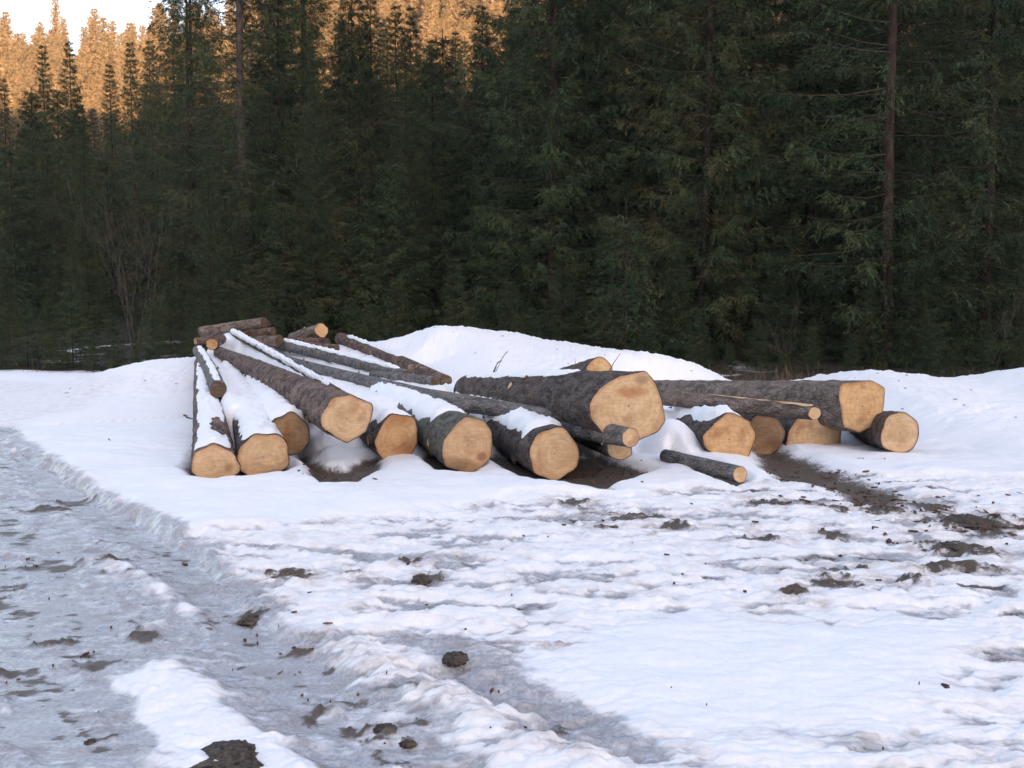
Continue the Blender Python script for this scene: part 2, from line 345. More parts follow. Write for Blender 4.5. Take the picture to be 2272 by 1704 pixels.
LOGS = [
 ('L1', (477, 1033, 8.75, 97, 97), (452, 808, 16.5, .28), 'scaly', 'pale', 0.7, (0.02, 7.5, 0.85, .045), 'round pale log end at the left corner of the pile, lowest on the snow'),
 ('L2', (585, 1015, 8.95, 111, 111), (500, 818, 17, .28), 'dark', 'pale', 1.05, (0.01, 8, 1.0, .055), 'pale log beside the corner log, its lower edge chipped to a facet'),
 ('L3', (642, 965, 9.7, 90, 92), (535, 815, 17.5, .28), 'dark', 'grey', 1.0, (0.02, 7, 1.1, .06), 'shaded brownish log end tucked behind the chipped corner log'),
 ('L4', (769, 929, 8.9, 116, 114), (487, 782, 18.0, .19), 'scaly', 'pale', -0.9, None, 'long log with scaly brown bark lying on top of the left stack'),
 ('L5', (882, 974, 9.8, 96, 116), (615, 822, 17.5, .28), 'dark', 'amber', 0.9, (0.02, 7, 1.1, .06), 'angular log end with a dark knot, under the scaly top log'),
 ('L6', (1038, 988, 9.25, 116, 133), (740, 828, 17.5, .32), 'mossy', 'pale', 0.6, (0.62, 5, 1.0, .06), 'log with greenish lichen bark and a lobed cut face'),
 ('L7', (1230, 1007, 8.95, 108, 122), (890, 842, 17.5, .32), 'dark', 'pale', 0.6, (0.20, 7, 1.0, .075), 'reddish dark log with an oval cut face over the bare soil hollow'),
 ('L8a', (985, 886, 11.3, 30, 30), (616, 796, 19, .19), 'grey', 'dirty', -0.8, None, 'slender grey pole with dark branch scars crossing the snowy middle of the pile'),
 ('L8b', (1243, 925, 9.75, 24, 26), (958, 885, 11.15, .215), 'grey', 'dirty', -0.7, None, 'short grey pole lying on the snow above the two middle cut faces'),
 ('L9', (1399, 971, 8.55, 38, 44), (1258, 946, 9.75, .235), 'grey', 'pale', 0, None, 'short thin log sticking out in front of the largest cut face'),
 ('L10', (1375, 993, 8.95, 58, 54), (1270, 950, 11.5, .22), 'dark', 'pale', 0, None, 'small cut end half hidden below the short thin log'),
 ('L11', (1394, 901, 8.95, 163, 160), (1040, 868, 12.7, .40), 'dark', 'pale', -0.6, (1.0, 4.1, 0.55, .05), 'largest log of the pile, dark bark and a big orange-stained cut face'),
 ('L12', (1331, 824, 14.5, 58, 60), (1225, 842, 16.8, .26), 'dark', 'amber', 0.0, None, 'lone log half sunk in the snow behind the largest log'),
 ('L13', (1913, 902, 10.3, 101, 116), (1435, 876, 14.6, .42), 'brown', 'amber', -0.8, None, 'thick brown log with a flared angular butt topping the right stack'),
 ('L14', (1996, 961, 9.95, 79, 90), (1720, 905, 16, .28), 'dark', 'pale', 0.3, None, 'dark barked round log at the far right end of the pile'),
 ('L15', (1808, 967, 10.6, 123, 108), (1520, 905, 16, .34), 'dark', 'pale', 0.5, (0.3, 5, 0.9, .05), 'ragged flat cut end low under the thick brown log'),
 ('L16', (1618, 975, 9.9, 122, 118), (1380, 890, 15, .40), 'dark', 'amber', 0.7, (0.12, 5, 1.0, .07), 'heart shaped amber cut end above the little bottom log'),
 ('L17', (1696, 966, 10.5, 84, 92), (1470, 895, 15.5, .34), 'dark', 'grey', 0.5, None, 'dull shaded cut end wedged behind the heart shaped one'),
 ('L18', (1807, 917, 9.75, 24, 28), (1450, 880, 11.4, .175), 'brown', 'pale', 0, None, 'thin pole with a torn pale strip lying along the thick brown log'),
 ('L19', (1642, 1053, 8.55, 31, 37), (1476, 1012, 9.5, .13), 'grey', 'pale', 0, None, 'little grey log on the ground below the heart shaped end'),
 ('L20', (484, 864, 11.6, 38, 36), (440, 778, 17.5, .19), 'grey', 'dirty', -0.2, (0.12, 6, 0.50, .035), 'narrow snow-striped pole with a dirty end on the left edge of the pile'),
 ('L21', (905, 834, 13.6, 24, 24), (613, 761, 19.5, .22), 'grey', 'dirty', -0.5, (0.3, 6.2, 0.6, .04), 'bluish grey snow-capped pole at the back middle of the pile'),
 ('L22', (990, 846, 13.6, 26, 26), (757, 752, 20, .25), 'red', 'dirty', -0.6, (2.5, 6.3, 0.5, .04), 'reddish peeling log rising to the back beside the snow bank'),
 ('L23', (752, 870, 11, 16, 16), (517, 738, 19, .16), 'scaly', 'dirty', 0.5, (0.4, 8.6, 0.8, .05), 'thin stem under a long snow ridge running to the back logs'),
 ('L24', (966, 846, 12.6, 20, 20), (830, 833, 14.6, .16), 'grey', 'dirty', -0.4, None, 'short grey pole peeping out behind the scarred grey pole'),
 ('B1', (586, 716, 18.9, 23, 25), (447, 737, 19.3, .21), 'brown', 'dirty', None, None, 'topmost brown log of the crosswise stack at the far end'),
 ('B2', (606, 735, 18.7, 17, 17), (520, 741, 19.2, .15), 'red', 'dirty', None, None, 'second log down in the crosswise stack, two pale knots on its side'),
 ('B4', (619, 757, 18.6, 24, 26), (535, 752, 19.2, .22), 'brown', 'dirty', None, None, 'stout greyish crosswise log at the bottom of the far stack'),
 ('B3', (434, 757, 18.6, 15, 15), (505, 752, 19.1, .14), 'red', 'grey', None, None, 'thin orange-tinged log poking out to the left of the far stack'),
 ('B8', (597, 717, 19.2, 12, 12), (500, 738, 19.6, .11), 'scaly', 'dirty', None, None, 'stub of a thin log peeping past the topmost crosswise log'),
 ('B9', (470, 764, 17.7, 20, 26), (492, 752, 18.4, .17), 'red', 'amber', None, None, 'short amber log end standing proud at the left back corner'),
 ('B5', (713, 733, 18.9, 22, 32), (650, 752, 19.6, .24), 'brown', 'amber', None, None, 'tilted short log with a pale end on the small back heap'),
 ('B6', (727, 759, 18.6, 15, 16), (664, 757, 19.0, .14), 'red', 'dirty', None, None, 'thin reddish log in the middle of the small back heap'),
 ('B7', (748, 772, 18.2, 16, 15), (676, 767, 18.6, .15), 'scaly', 'dirty', None, None, 'lowest snow-dusted log of the small back heap'),
]
LOGD = {}
for key, f, b, bark, cut, kf, cap, label in LOGS:
    p0, p1 = at(*f[:3]), at(*b[:3])
    ax = (p1 - p0); Ln = float(np.linalg.norm(ax)); ax = ax / Ln
    view = p0 - np.array([0, 0, CAM_H]); view /= np.linalg.norm(view)
    cosf = max(0.45, abs(float(ax[:2] @ view[:2]) / (np.linalg.norm(ax[:2]) * np.linalg.norm(view[:2]))))
    rz = f[4] / 2 / FPX * f[2]; rx = f[3] / 2 / FPX * f[2] / cosf
    if key[0] == 'B': rx = rz = max(f[3], f[4]) / 2 / FPX * f[2]
    LOGD[key] = dict(p0=p0, p1=p1, ax=ax, L=Ln, rx=rx, rz=rz, rb=b[3] / 2, bark=bark, cut=cut, k=kf, cap=cap, label=label)

# ------------------------------------------------------------------ shaping the ground sheet
XX, YY = np.meshgrid(GX, GY)
TER = terrain(XX, YY)
Z = TER.copy()
core = (np.abs(XX) < 14) & (YY > 1.0) & (YY < 27)
ci = np.where(core); X = XX[ci]; Y = YY[ci]
wx = 0.10 * fbm(X * 3.1, Y * 3.1, 4); wy = 0.12 * fbm(X * 2.7 + 50, Y * 2.7, 4)
wxs = 0.11 * fbm(X * 2.3 + 4, Y * 2.3, 2); wys = 0.11 * fbm(X * 2.3 + 44, Y * 2.3, 2)
wx2 = wx + 0.028 * fbm(X * 9, Y * 9, 2); wy2 = wy + 0.028 * fbm(X * 9 + 9, Y * 9, 2)
EDGE = [(-300, 830), (0, 985), (110, 1050), (200, 1110), (300, 1165), (390, 1215), (480, 1300), (560, 1385), (640, 1440), (760, 1510), (900, 1590), (1050, 1700), (1150, 1800)]
track = poly_mask(X, Y, EDGE + [(-3000, 1800), (-6000, 1000)], 0.09, wxs, wys)
clean = poly_mask(X, Y, [(-300, 850), (0, 975), (200, 1100), (390, 1205), (480, 1200), (620, 1185), (900, 1160), (1150, 1122), (1380, 1118), (1560, 1100), (1700, 1085),
                         (1850, 1070), (2100, 1075), (2500, 1090), (3200, 1100), (3200, 760), (1200, 720), (-300, 760)], 0.10, wx2, wy2)
cleanA = poly_mask(X, Y, [(1150, 1500), (1350, 1410), (1700, 1395), (2150, 1410), (2120, 1500), (2060, 1610), (1850, 1685), (1560, 1700), (1300, 1600)], 0.28, 2.5 * wx2, 2.5 * wy2)
cleanB = poly_mask(X, Y, [(255, 1500), (350, 1478), (480, 1570), (640, 1675), (720, 1740), (420, 1780), (330, 1650)], 0.10, wx2, wy2)
iceC = poly_mask(X, Y, [(850, 1445), (1000, 1420), (1200, 1520), (1330, 1610), (1480, 1740), (1250, 1740), (1100, 1615), (960, 1535)], 0.12, 0.6 * wx2, 0.6 * wy2)
sideL = poly_mask(X, Y, [(-600, 850), (-200, 850), (180, 870), (270, 900), (200, 930), (60, 950), (0, 985), (-600, 960)], 0.3, wx, wy)
ridge = np.exp(-(seg_dist(X + 0.5 * wx2, Y + 0.5 * wy2, [on_ground(*p) for p in [(740, 1440), (830, 1500), (930, 1550), (1060, 1610), (1180, 1675), (1300, 1740)]]) / 0.075) ** 2)
ridge2 = np.exp(-(seg_dist(X + 0.5 * wx2, Y + 0.5 * wy2, [on_ground(*p) for p in [(0, 1240), (160, 1235), (300, 1280), (420, 1370), (300, 1420)]]) / 0.07) ** 2)
rut = np.exp(-(seg_dist(X + 0.4 * wx2, Y + 0.4 * wy2, [on_ground(*p) for p in [(590, 1495), (660, 1550), (720, 1600), (790, 1660)]]) / 0.045) ** 2)
dE = seg_dist(X + wxs, Y + wys, [on_ground(*p) for p in EDGE]); e0, e1 = np.array(on_ground(0, 985)), np.array(on_ground(760, 1510)); eu = (e1 - e0) / np.linalg.norm(e1 - e0)
along = X * eu[0] + Y * eu[1]
tn = fbm(along * 1.1, dE * 7.0 + 3, 5, 0.55); tn2 = fbm(along * 3.0 + 8, dE * 16, 4, 0.6)
wheel = np.exp(-((dE - 0.75) / 0.11) ** 2) + np.exp(-((dE - 1.05) / 0.07) ** 2) + np.exp(-((dE - 2.15) / 0.13) ** 2)
rut2 = np.exp(-(seg_dist(X + 0.5 * wx, Y + 0.5 * wy, [on_ground(*p) for p in [(0, 960), (200, 1120), (380, 1200), (480, 1300), (600, 1420), (700, 1500)]]) / 0.16) ** 2)
inner = clean * (1 - track)
churn = (1 - track) * (1 - clean) * (1 - cleanA)
nA = fbm(X * 1.3, Y * 1.3, 4); nB = fbm(X * 4.5 + 20, Y * 5.5, 4); nC = fbm(X * 16, Y * 18 + 7, 3); nD = fbm(X * 7 - 31, Y * 10 + 3, 4, 0.6)
streak = fbm(X * 1.1 + 3, Y * 6.5 + 0.4 * X, 5, 0.58); streak2 = fbm(X * 3.0 + 33, Y * 10 - 8, 4, 0.62)
# bare soil, in world shapes
BARE = [[(640, 1014), (668, 1041), (687, 1083), (719, 1098), (773, 1092), (838, 1060), (850, 1030), (810, 1030), (773, 1058), (719, 1052), (678, 1022)],
        [(930, 1020), (948, 1050), (990, 1066), (1060, 1062), (1095, 1030), (1040, 1000)],
        [(1070, 1020), (1120, 1056), (1171, 1084), (1231, 1088), (1280, 1106), (1372, 1109), (1347, 1098), (1437, 1074), (1440, 1060), (1383, 1044), (1300, 1010), (1200, 1000)],
        [(1663, 1010), (1685, 1045), (1716, 1076), (1780, 1086), (1852, 1102), (1893, 1130), (1985, 1140), (2000, 1110), (1875, 1066), (1795, 1034), (1716, 1008)],
        [(1490, 1030), (1560, 1078), (1640, 1096), (1655, 1080), (1600, 1055)],
        [(410, 1060), (430, 1083), (480, 1088), (610, 1078), (640, 1060), (560, 1000), (440, 1000)]]
bare = np.zeros(X.shape)
for i, P in enumerate(BARE):
    bare = np.maximum(bare, poly_mask(X, Y, P, 0.10 if i != 3 else 0.20, 0.6 * wxs, 0.6 * wys))
SPOTS = [(165, 1118, 46, 9), (100, 1135, 60, 7), (545, 1378, 38, 20), (700, 1600, 26, 30), (780, 1640, 40, 18), (850, 1650, 32, 16), (905, 1672, 26, 12), (1420, 1168, 75, 9),
         (1270, 1133, 40, 6), (1685, 1219, 58, 8), (1855, 1214, 36, 12), (2130, 1243, 78, 22), (2130, 1288, 100, 7), (1840, 1312, 70, 13), (1765, 1346, 34, 11), (2160, 1182, 110, 24),
         (2070, 1142, 42, 18), (1960, 1148, 60, 14), (955, 1307, 36, 13), (60, 1262, 52, 9), (120, 1432, 60, 14), (215, 1478, 46, 15), (200, 1647, 16, 9), (20, 1500, 30, 12), (60, 1540, 40, 9),
         (640, 1300, 60, 10), (780, 1298, 30, 7), (910, 1268, 28, 8), (1700, 1135, 50, 7), (1850, 1145, 36, 8), (1250, 1640, 40, 12), (730, 1490, 16, 6), (560, 1430, 18, 6), (660, 1460, 40, 7),
         (1230, 1460, 30, 6), (1500, 1190, 40, 6), (2020, 1310, 34, 8), (1340, 1190, 40, 6), (1880, 1280, 50, 7), (150, 1260, 40, 10), (240, 1255, 36, 8), (330, 1430, 40, 12)]
spots = np.zeros(X.shape); halo = np.zeros(X.shape)
for px, py, rx, ry in SPOTS:
    c = on_ground(px, py); rxw = rx * c[1] / FPX; ryw = max(ry * c[1] ** 2 / FPX / CAM_H, 0.03)
    halo = np.maximum(halo, 1 - ((X + wx2 - c[0]) / (2.2 * rxw)) ** 2 - ((Y + wy2 - c[1]) / (2.0 * ryw + 0.05)) ** 2 + 0.5 * nD)
    spots = np.maximum(spots, 1 - ((X + 0.5 * wx2 - c[0]) / rxw) ** 2 * 0.5 - ((Y + 0.5 * wy2 - c[1]) / ryw) ** 2 * 0.5 + 0.75 * nC + 0.75 * nD - 0.12 + 0.3 * streak2)
spots = np.clip(spots, 0, 1); halo = np.clip(halo, 0, 1)
pl1 = fbm(X * 1.1 + 71, Y * 3.0 + 5, 5, 0.55); pl2 = fbm(X * 2.6 - 13, Y * 6.5 + 41, 4, 0.55); pl3 = fbm(X * 8 + 8, Y * 15 - 3, 3, 0.6)
plate = 0.45 * sstep(-0.15, 0.08, pl1) + 0.35 * sstep(-0.12, 0.06, pl2) + 0.2 * sstep(-0.2, 0.15, pl3)
low = 1 - plate
snow_z = 0.12 * inner + 0.035 * inner * nA
icy = np.clip(track * (1 - cleanB) * (1 - 0.45 * ridge2) * (0.66 + 0.45 * low + 0.4 * rut2 + 0.3 * wheel - 0.5 * tn), 0, 1)
icy = np.maximum(icy, 0.72 * iceC * (1 - ridge))
icy = np.maximum(icy, 0.8 * rut2)
h = 0.03 * nA + snow_z
h += churn * (0.03 + 0.058 * plate + 0.018 * nB + 0.011 * nC + 0.014 * streak2)
h += cleanA * (0.085 + 0.018 * nB + 0.005 * nC)
h += track * (0.0 + 0.022 * plate * (1 - rut2) + 0.020 * tn + 0.010 * tn2 + 0.010 * nD + 0.012 * nC + 0.012 * nB - 0.042 * wheel) + cleanB * track * (0.05 + 0.006 * nC - 0.02 * nD)
h += 0.030 * ridge * (1 + 0.4 * nC) + 0.03 * ridge2 * track - 0.045 * rut - 0.035 * rut2 - 0.02 * iceC
lip = np.exp(-(seg_dist(X + wxs, Y + wys, [on_ground(*p) for p in EDGE[:7]]) / 0.12) ** 2)
h += 0.025 * lip * (1 - track) * (1 + nB)
far_fade = sstep(15, 19, Y)
mudn = sstep(0.10, 0.75, 0.55 * nD + 0.4 * streak + 0.55 * tn + 0.35 * low + 0.22 * wheel - 0.09 + 0.4 * nC) * track * (1 - cleanB) * (1 - 0.7 * far_fade)
right_dirty = sstep(-1.5, 3.5, X) * churn
mudn = np.maximum(mudn, sstep(0.30, 0.92, 0.8 * streak + 0.5 * streak2 + 0.5 * low) * churn * (0.62 + 0.5 * right_dirty))
mudn = np.maximum(mudn, sstep(0.35, 0.6, streak) * sideL * 0.75)
mud = np.maximum(np.maximum(mudn, spots * (1 - 0.9 * cleanA)), bare * 0.97)
mud = np.clip(mud - 0.9 * cleanB * (spots < 0.2), 0, 1)
h += 0.010 * sstep(0.3, 0.9, spots) * (1 + 1.5 * nC) + 0.006 * mudn
pbank = banks(X, Y)
bankfade = sstep(9.5, 13.5, Y)
h = h * (1 - 0.5 * bankfade * (1 - track))
zfl = np.maximum(pbank * 1.0 + (0.045 * nB + 0.022 * nC) * sstep(0.05, 0.4, pbank), 0)
# snow lying between the logs
num = np.zeros(X.shape); den = np.zeros(X.shape); yfront = np.full(X.shape, 0.0); dmin = np.full(X.shape, 9.0)
for k, d in LOGD.items():
    if d['k'] is None or k in ('L9', 'L10', 'L18', 'L19', 'L12'): continue
    a, b_ = d['p0'], d['p1']; dx, dy = b_[0] - a[0], b_[1] - a[1]
    t = ((X - a[0]) * dx + (Y - a[1]) * dy) / (dx * dx + dy * dy)
    tc = np.clip(t, 0, 1); dd = np.hypot(X - a[0] - tc * dx, Y - a[1] - tc * dy)
    rloc = d['rz'] + (d['rb'] - d['rz']) * tc
    zz = a[2] + (b_[2] - a[2]) * tc + d['k'] * rloc
    w = 1.0 / (dd * dd + 0.02) ** 1.6 * (9.0 if k == 'L8a' else 3.5 if d['k'] < 0 else 1.0)
    num += w * zz; den += w; dmin = np.minimum(dmin, dd)
fill = num / den
fr = np.array([(d['p0'][0], d['p0'][1]) for k, d in LOGD.items() if k in ('L1', 'L2', 'L5', 'L6', 'L7', 'L16', 'L15', 'L14')] + [(LOGD['L10']['p0'][0], 9.2)])
fr = fr[np.argsort(fr[:, 0])]
yfr = np.interp(X, fr[:, 0], fr[:, 1])
wl = sstep(0.10, -0.14, X - (LOGD['L2']['p0'][0] - 0.05 - (Y - 8.95) * 0.25))
pm = wl * sstep(0.04, 0.40, Y - yfr + 0.05 * nB) + (1 - wl) * sstep(0.75, 1.9, Y - yfr + 0.15 * nB)
leftline = LOGD['L1']['p0'][0] + (Y - LOGD['L1']['p0'][1]) * (LOGD['L1']['p1'][0] - LOGD['L1']['p0'][0]) / (LOGD['L1']['p1'][1] - LOGD['L1']['p0'][1])
pm *= sstep(-0.05, 0.22, X - leftline)
rightline = LOGD['L14']['p0'][0] + (Y - LOGD['L14']['p0'][1]) * (LOGD['L14']['p1'][0] - LOGD['L14']['p0'][0]) / (LOGD['L14']['p1'][1] - LOGD['L14']['p0'][1])
pm *= sstep(-0.1, 0.2, rightline - X) * sstep(1.6, 0.7, dmin) * sstep(20.5, 19.2, Y)
fill = fill + 0.03 * nB + 0.05 * nA
zsurf = np.maximum(h, zfl + 0.6 * h * (zfl > 0.05))
zsurf = zsurf * (1 - pm) + np.maximum(fill, zsurf * 0.3) * pm
def bump_at(px, py, Yd, sx, sy, hz):
    p = at(px, py, Yd); return hz * np.exp(-((X - p[0]) / sx) ** 2 - ((Y - p[1]) / sy) ** 2)
zsurf = np.maximum(zsurf, bump_at(1490, 950, 10.35, 0.33, 0.55, 0.42) + 0.04 * nA + 0.015 * nB)
zsurf = np.maximum(zsurf, bump_at(735, 1005, 9.9, 0.20, 0.5, 0.20) + 0.02 * nA)
zsurf = zsurf * (1 - bare * sstep(11.2, 10.4, Y)) + bare * sstep(11.2, 10.4, Y) * (0.010 + 0.010 * nC + 0.012 * nD)
Z[ci] += zsurf
A_mud = np.zeros_like(Z); A_ice = np.zeros_like(Z); A_dirt = np.zeros_like(Z); A_for = np.zeros_like(Z)
A_mud[ci] = mud * (1 - pm); A_ice[ci] = np.clip(icy * (1 - 0.85 * ridge) + 0.75 * sstep(0.35, 0.8, 0.7 * low + 0.6 * streak + 0.2) * churn + 0.3 * sideL, 0, 1) * (1 - 0.6 * far_fade)
A_dirt[ci] = np.clip(churn * (0.12 + 0.35 * sstep(-0.1, 0.5, streak) + 1.0 * low * sstep(-0.35, 0.35, streak)) + 0.9 * track * (1 - cleanB) * sstep(-0.2, 0.4, nB) + 0.5 * ridge + 0.4 * lip + 0.9 * halo * (1 - cleanA) + 0.4 * sideL, 0, 1)
yb = np.interp(XX, _cp[:, 0], _cp[:, 1])
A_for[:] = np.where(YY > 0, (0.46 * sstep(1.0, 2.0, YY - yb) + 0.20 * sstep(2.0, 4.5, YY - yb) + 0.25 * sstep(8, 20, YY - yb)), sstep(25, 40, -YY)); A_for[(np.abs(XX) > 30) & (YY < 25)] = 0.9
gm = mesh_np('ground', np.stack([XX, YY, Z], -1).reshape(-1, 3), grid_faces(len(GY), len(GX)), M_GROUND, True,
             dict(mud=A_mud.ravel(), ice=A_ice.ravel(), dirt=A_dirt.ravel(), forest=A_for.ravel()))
ground = tag(link('ground', gm), kind='structure')
def gz(x, y):
    i = np.clip(np.searchsorted(GX, x) - 1, 0, len(GX) - 2); j = np.clip(np.searchsorted(GY, y) - 1, 0, len(GY) - 2)
    u = (x - GX[i]) / (GX[i + 1] - GX[i]); v = (y - GY[j]) / (GY[j + 1] - GY[j])
    return (Z[j, i] * (1 - u) + Z[j, i + 1] * u) * (1 - v) + (Z[j + 1, i] * (1 - u) + Z[j + 1, i + 1] * u) * v

# ------------------------------------------------------------------ log builder
NT = 72
TH = np.linspace(0, 2 * math.pi, NT, endpoint=False)
def outline(key, rx, rz, seed):
    r = np.random.default_rng(seed)
    if key in OUT:
        P = np.array(OUT[key]) * [rx, rz]
        a = np.arctan2(P[:, 1], P[:, 0]); rad = np.hypot(P[:, 0], P[:, 1]); o = np.argsort(a); a, rad = a[o], rad[o]
        # straight chords between the measured corners
        pts = np.stack([rad * np.cos(a), rad * np.sin(a)], 1)
        dense = np.concatenate([np.linspace(pts[i], pts[(i + 1) % len(pts)], 24, endpoint=False) for i in range(len(pts))])
        da = np.arctan2(dense[:, 1], dense[:, 0]); dr = np.hypot(dense[:, 0], dense[:, 1]); o = np.argsort(da); da, dr = da[o], dr[o]
        R = np.interp(np.where(TH > math.pi, TH - 2 * math.pi, TH), np.r_[da - 2 * math.pi, da, da + 2 * math.pi], np.r_[dr, dr, dr])
        R = 0.25 * np.roll(R, 1) + 0.5 * R + 0.25 * np.roll(R, -1)
        amp = 0.012
    else:
        R = 1.0 / np.sqrt((np.cos(TH) / rx) ** 2 + (np.sin(TH) / rz) ** 2); amp = 0.065
    for k in range(2, 9):
        R = R * (1 + amp * r.normal() / (k ** 0.7) * np.cos(k * TH + r.uniform(0, 6.28)))
    return R
FACET = {'L2': (0.55, -0.83, 0.55, 1.3), 'L6': (-0.3, -0.95, 0.50, 0.8), 'L5': (0.6, -0.8, 0.25, 0.6), 'L16': (-0.1, 1.0, 0.62, 1.2), 'L7': (0.9, 0.4, 0.7, 0.8), 'L11': (0.2, 0.98, 0.80, 1.0),
         'L1': (0.0, -1.0, 0.78, 0.7), 'L15': (0.8, -0.6, 0.5, 0.9), 'L13': (-0.4, -0.9, 0.6, 0.4)}
def noise3(th, y, f, seed):              # periodic-ish noise round a log
    return fbm(np.cos(th) * f + 100 * seed + y * f * 0.35, np.sin(th) * f + y * f * 0.8 + 13.7 * seed, 4)
SNOWV, SNOWF, snow_n = [], [], 0
def build_log(key, d, idx):
    root = bpy.data.objects.new('spruce_log', None); COL.objects.link(root)
    Yv = Vector(d['ax']); Xv = Yv.cross(Vector((0, 0, 1))).normalized(); Zv = Xv.cross(Yv).normalized()
    Mx = Matrix((Xv, Yv, Zv)).transposed().to_4x4(); Mx.translation = Vector(d['p0']); root.matrix_world = Mx
    tag(root, d['label'], 'log', 'spruce logs in the pile')
    R0 = outline(key, d['rx'], d['rz'], 100 + idx); rmean = float(R0.mean()); Ln = d['L']
    fac = FACET.get(key); r = np.random.default_rng(500 + idx)
    tilt = r.normal(0, 0.07, 2)
    def ycut(x, z):
        y = tilt[0] * x + tilt[1] * z
        if fac is not None:
            y = y + fac[3] * np.maximum(0, (x * fac[0] + z * fac[1]) - fac[2] * rmean) * 0.6
        return y
    small = key[0] == 'B' or rmean < 0.1
    ny = 26 if small else 120
    u = np.linspace(0, 1, ny); ys = Ln * (0.35 * u + 0.65 * u ** 1.8)
    bl = 1 - np.exp(-ys / (0.5 if not small else 0.2))
    flare = 1 + (0.18 if key in ('L13', 'L11', 'L16') else 0.06) * np.exp(-ys / 0.35) - 0.06
    rb0 = rmean * (0.93 if key in ('L13', 'L16') else 0.97)
    circ = rb0 + (d['rb'] - rb0) * (ys / Ln) ** 0.9
    if key in ('L8b',): circ = rmean + (d['rb'] - rmean) * np.clip(ys / Ln, 0, 1)
    RR = R0[None, :] * (1 - bl[:, None]) + (circ * 1.0)[:, None] * bl[:, None]
    th2 = np.broadcast_to(TH[None, :], RR.shape); y2 = np.broadcast_to(ys[:, None], RR.shape)
    amp = 0.055 if d['bark'] in ('scaly', 'red') else 0.030
    n = noise3(th2, y2, 3.0, idx * 0.37); n2 = noise3(th2, y2, 11.0, idx * 0.71 + 3)
    n3 = noise3(th2, y2, 27.0, idx * 0.53 + 8)
    RR = RR * (1 + 0.7 * amp * n + 0.6 * amp * n2 + 0.55 * amp * n3 * (0.3 + 0.7 * bl[:, None])) + (0.006 if not small else 0.002)
    # whorl swellings
    for w in np.arange(r.uniform(.3, .6), Ln, r.uniform(.38, .55)):
        RR = RR + 0.012 * rmean / 0.2 * np.exp(-((y2 - w) / 0.035) ** 2) * (0.5 + 0.8 * np.clip(noise3(th2, y2 * 0 + w, 2, idx + 2), 0, 1))
    bow = r.uniform(-0.05, 0.05) * min(1, Ln / 6); bx = bow * np.sin(np.pi * ys / Ln)
    xx = RR * np.cos(th2) + bx[:, None]; zz = RR * np.sin(th2)
    yc = ycut(RR * np.cos(th2), RR * np.sin(th2)) * np.exp(-y2 / 0.25)
    V = np.stack([xx, y2 + yc, zz], -1)
    # bark rim turning inwards onto the wood, at both ends
    Rin = RR[0] - min(0.010, 0.08 * rmean)
    inx, inz = Rin * np.cos(TH), Rin * np.sin(TH)
    rim = np.stack([inx, ycut(inx, inz) - 0.001, inz], -1)[None]
    Rb = RR[-1] - 0.012; rim2 = np.stack([Rb * np.cos(TH) + bx[-1], np.full(NT, Ln), Rb * np.sin(TH)], -1)[None]
    V = np.concatenate([rim, V, rim2]); F = grid_faces(ny + 2, NT, True)[:, ::-1]
    link('bark', mesh_np('bark', V.reshape(-1, 3), F, M_BARK[d['bark']], True), root)
    # sawn end
    def face(R, y_of, mat, flip, cx=0.0):
        nr = 12 if not small else 5
        rr = np.linspace(0.02, 1, nr)
        P = []
        for q in rr:
            x, z = R * q * np.cos(TH), R * q * np.sin(TH)
            yy = y_of(x, z) + (0.004 * fbm(x * 14 + idx, z * 14, 3) if not small else 0) * (q < 0.99)
            P.append(np.stack([x + cx, yy, z], -1))
        P = np.array(P); Fq = grid_faces(nr, NT, True)
        c = np.array([[cx, float(y_of(0.0, 0.0)), 0]])
        Vq = np.concatenate([P.reshape(-1, 3), c]); k = len(Vq) - 1
        tri = np.stack([np.full(NT, k), np.arange(NT), (np.arange(NT) + 1) % NT, (np.arange(NT) + 1) % NT], -1)
        Fall = Fq
        if flip: Fall = Fall[:, ::-1]
        at_ = np.concatenate([np.repeat(rr, NT), [0]])
        return link('cut_face', mesh_np('cut_face', Vq, Fall, mat, True, dict(rim=at_)), root)
    face(Rin + 0.001, lambda x, z: ycut(x, z) - 0.003, M_FACE.get(key) or M_CUT[d['cut']], False)
    face(Rb + 0.001, lambda x, z: Ln + 0.002 + 0 * np.asarray(x), M_CUT['grey' if key[0] != 'B' else 'dirty'], True, bx[-1])
    # branch stubs, each with a pale sawn centre
    if key not in ('L3', 'L10', 'L12', 'L17', 'L2', 'B6', 'B7', 'B8', 'B9', 'B3'):
        ns = {'L8a': 15, 'L8b': 6, 'L21': 9, 'L24': 4, 'L4': 7, 'L11': 3, 'L18': 4, 'L22': 6, 'L19': 3, 'L9': 3, 'L13': 2, 'B2': 2, 'B1': 1}.get(key, 3)
        for q in range(ns):
            yy = r.uniform(0.05, 0.9) * Ln if key not in ('L6', 'L7', 'L9', 'L19') else r.uniform(.1, .5) * min(Ln, 1.6)
            th = r.uniform(math.radians(150), math.radians(265)) if r.random() < 0.6 else r.uniform(math.radians(20), math.radians(150))
            if key == 'B2': th = math.radians(200); yy = Ln * (0.25 + 0.4 * q)
            rad = float(np.interp(yy, ys, circ)); sr = r.uniform(0.10, 0.2) * max(rad, .07) ; ln_ = r.uniform(0.012, 0.05)
            stub(root, th, yy, rad * 0.96, sr, ln_, d['bark'], r, float(np.interp(yy, ys, bx)))
    if key == 'L5': stub(root, math.radians(185), 0.10, rmean * 0.95, 0.055, 0.05, 'dark', r, 0, 0.3)
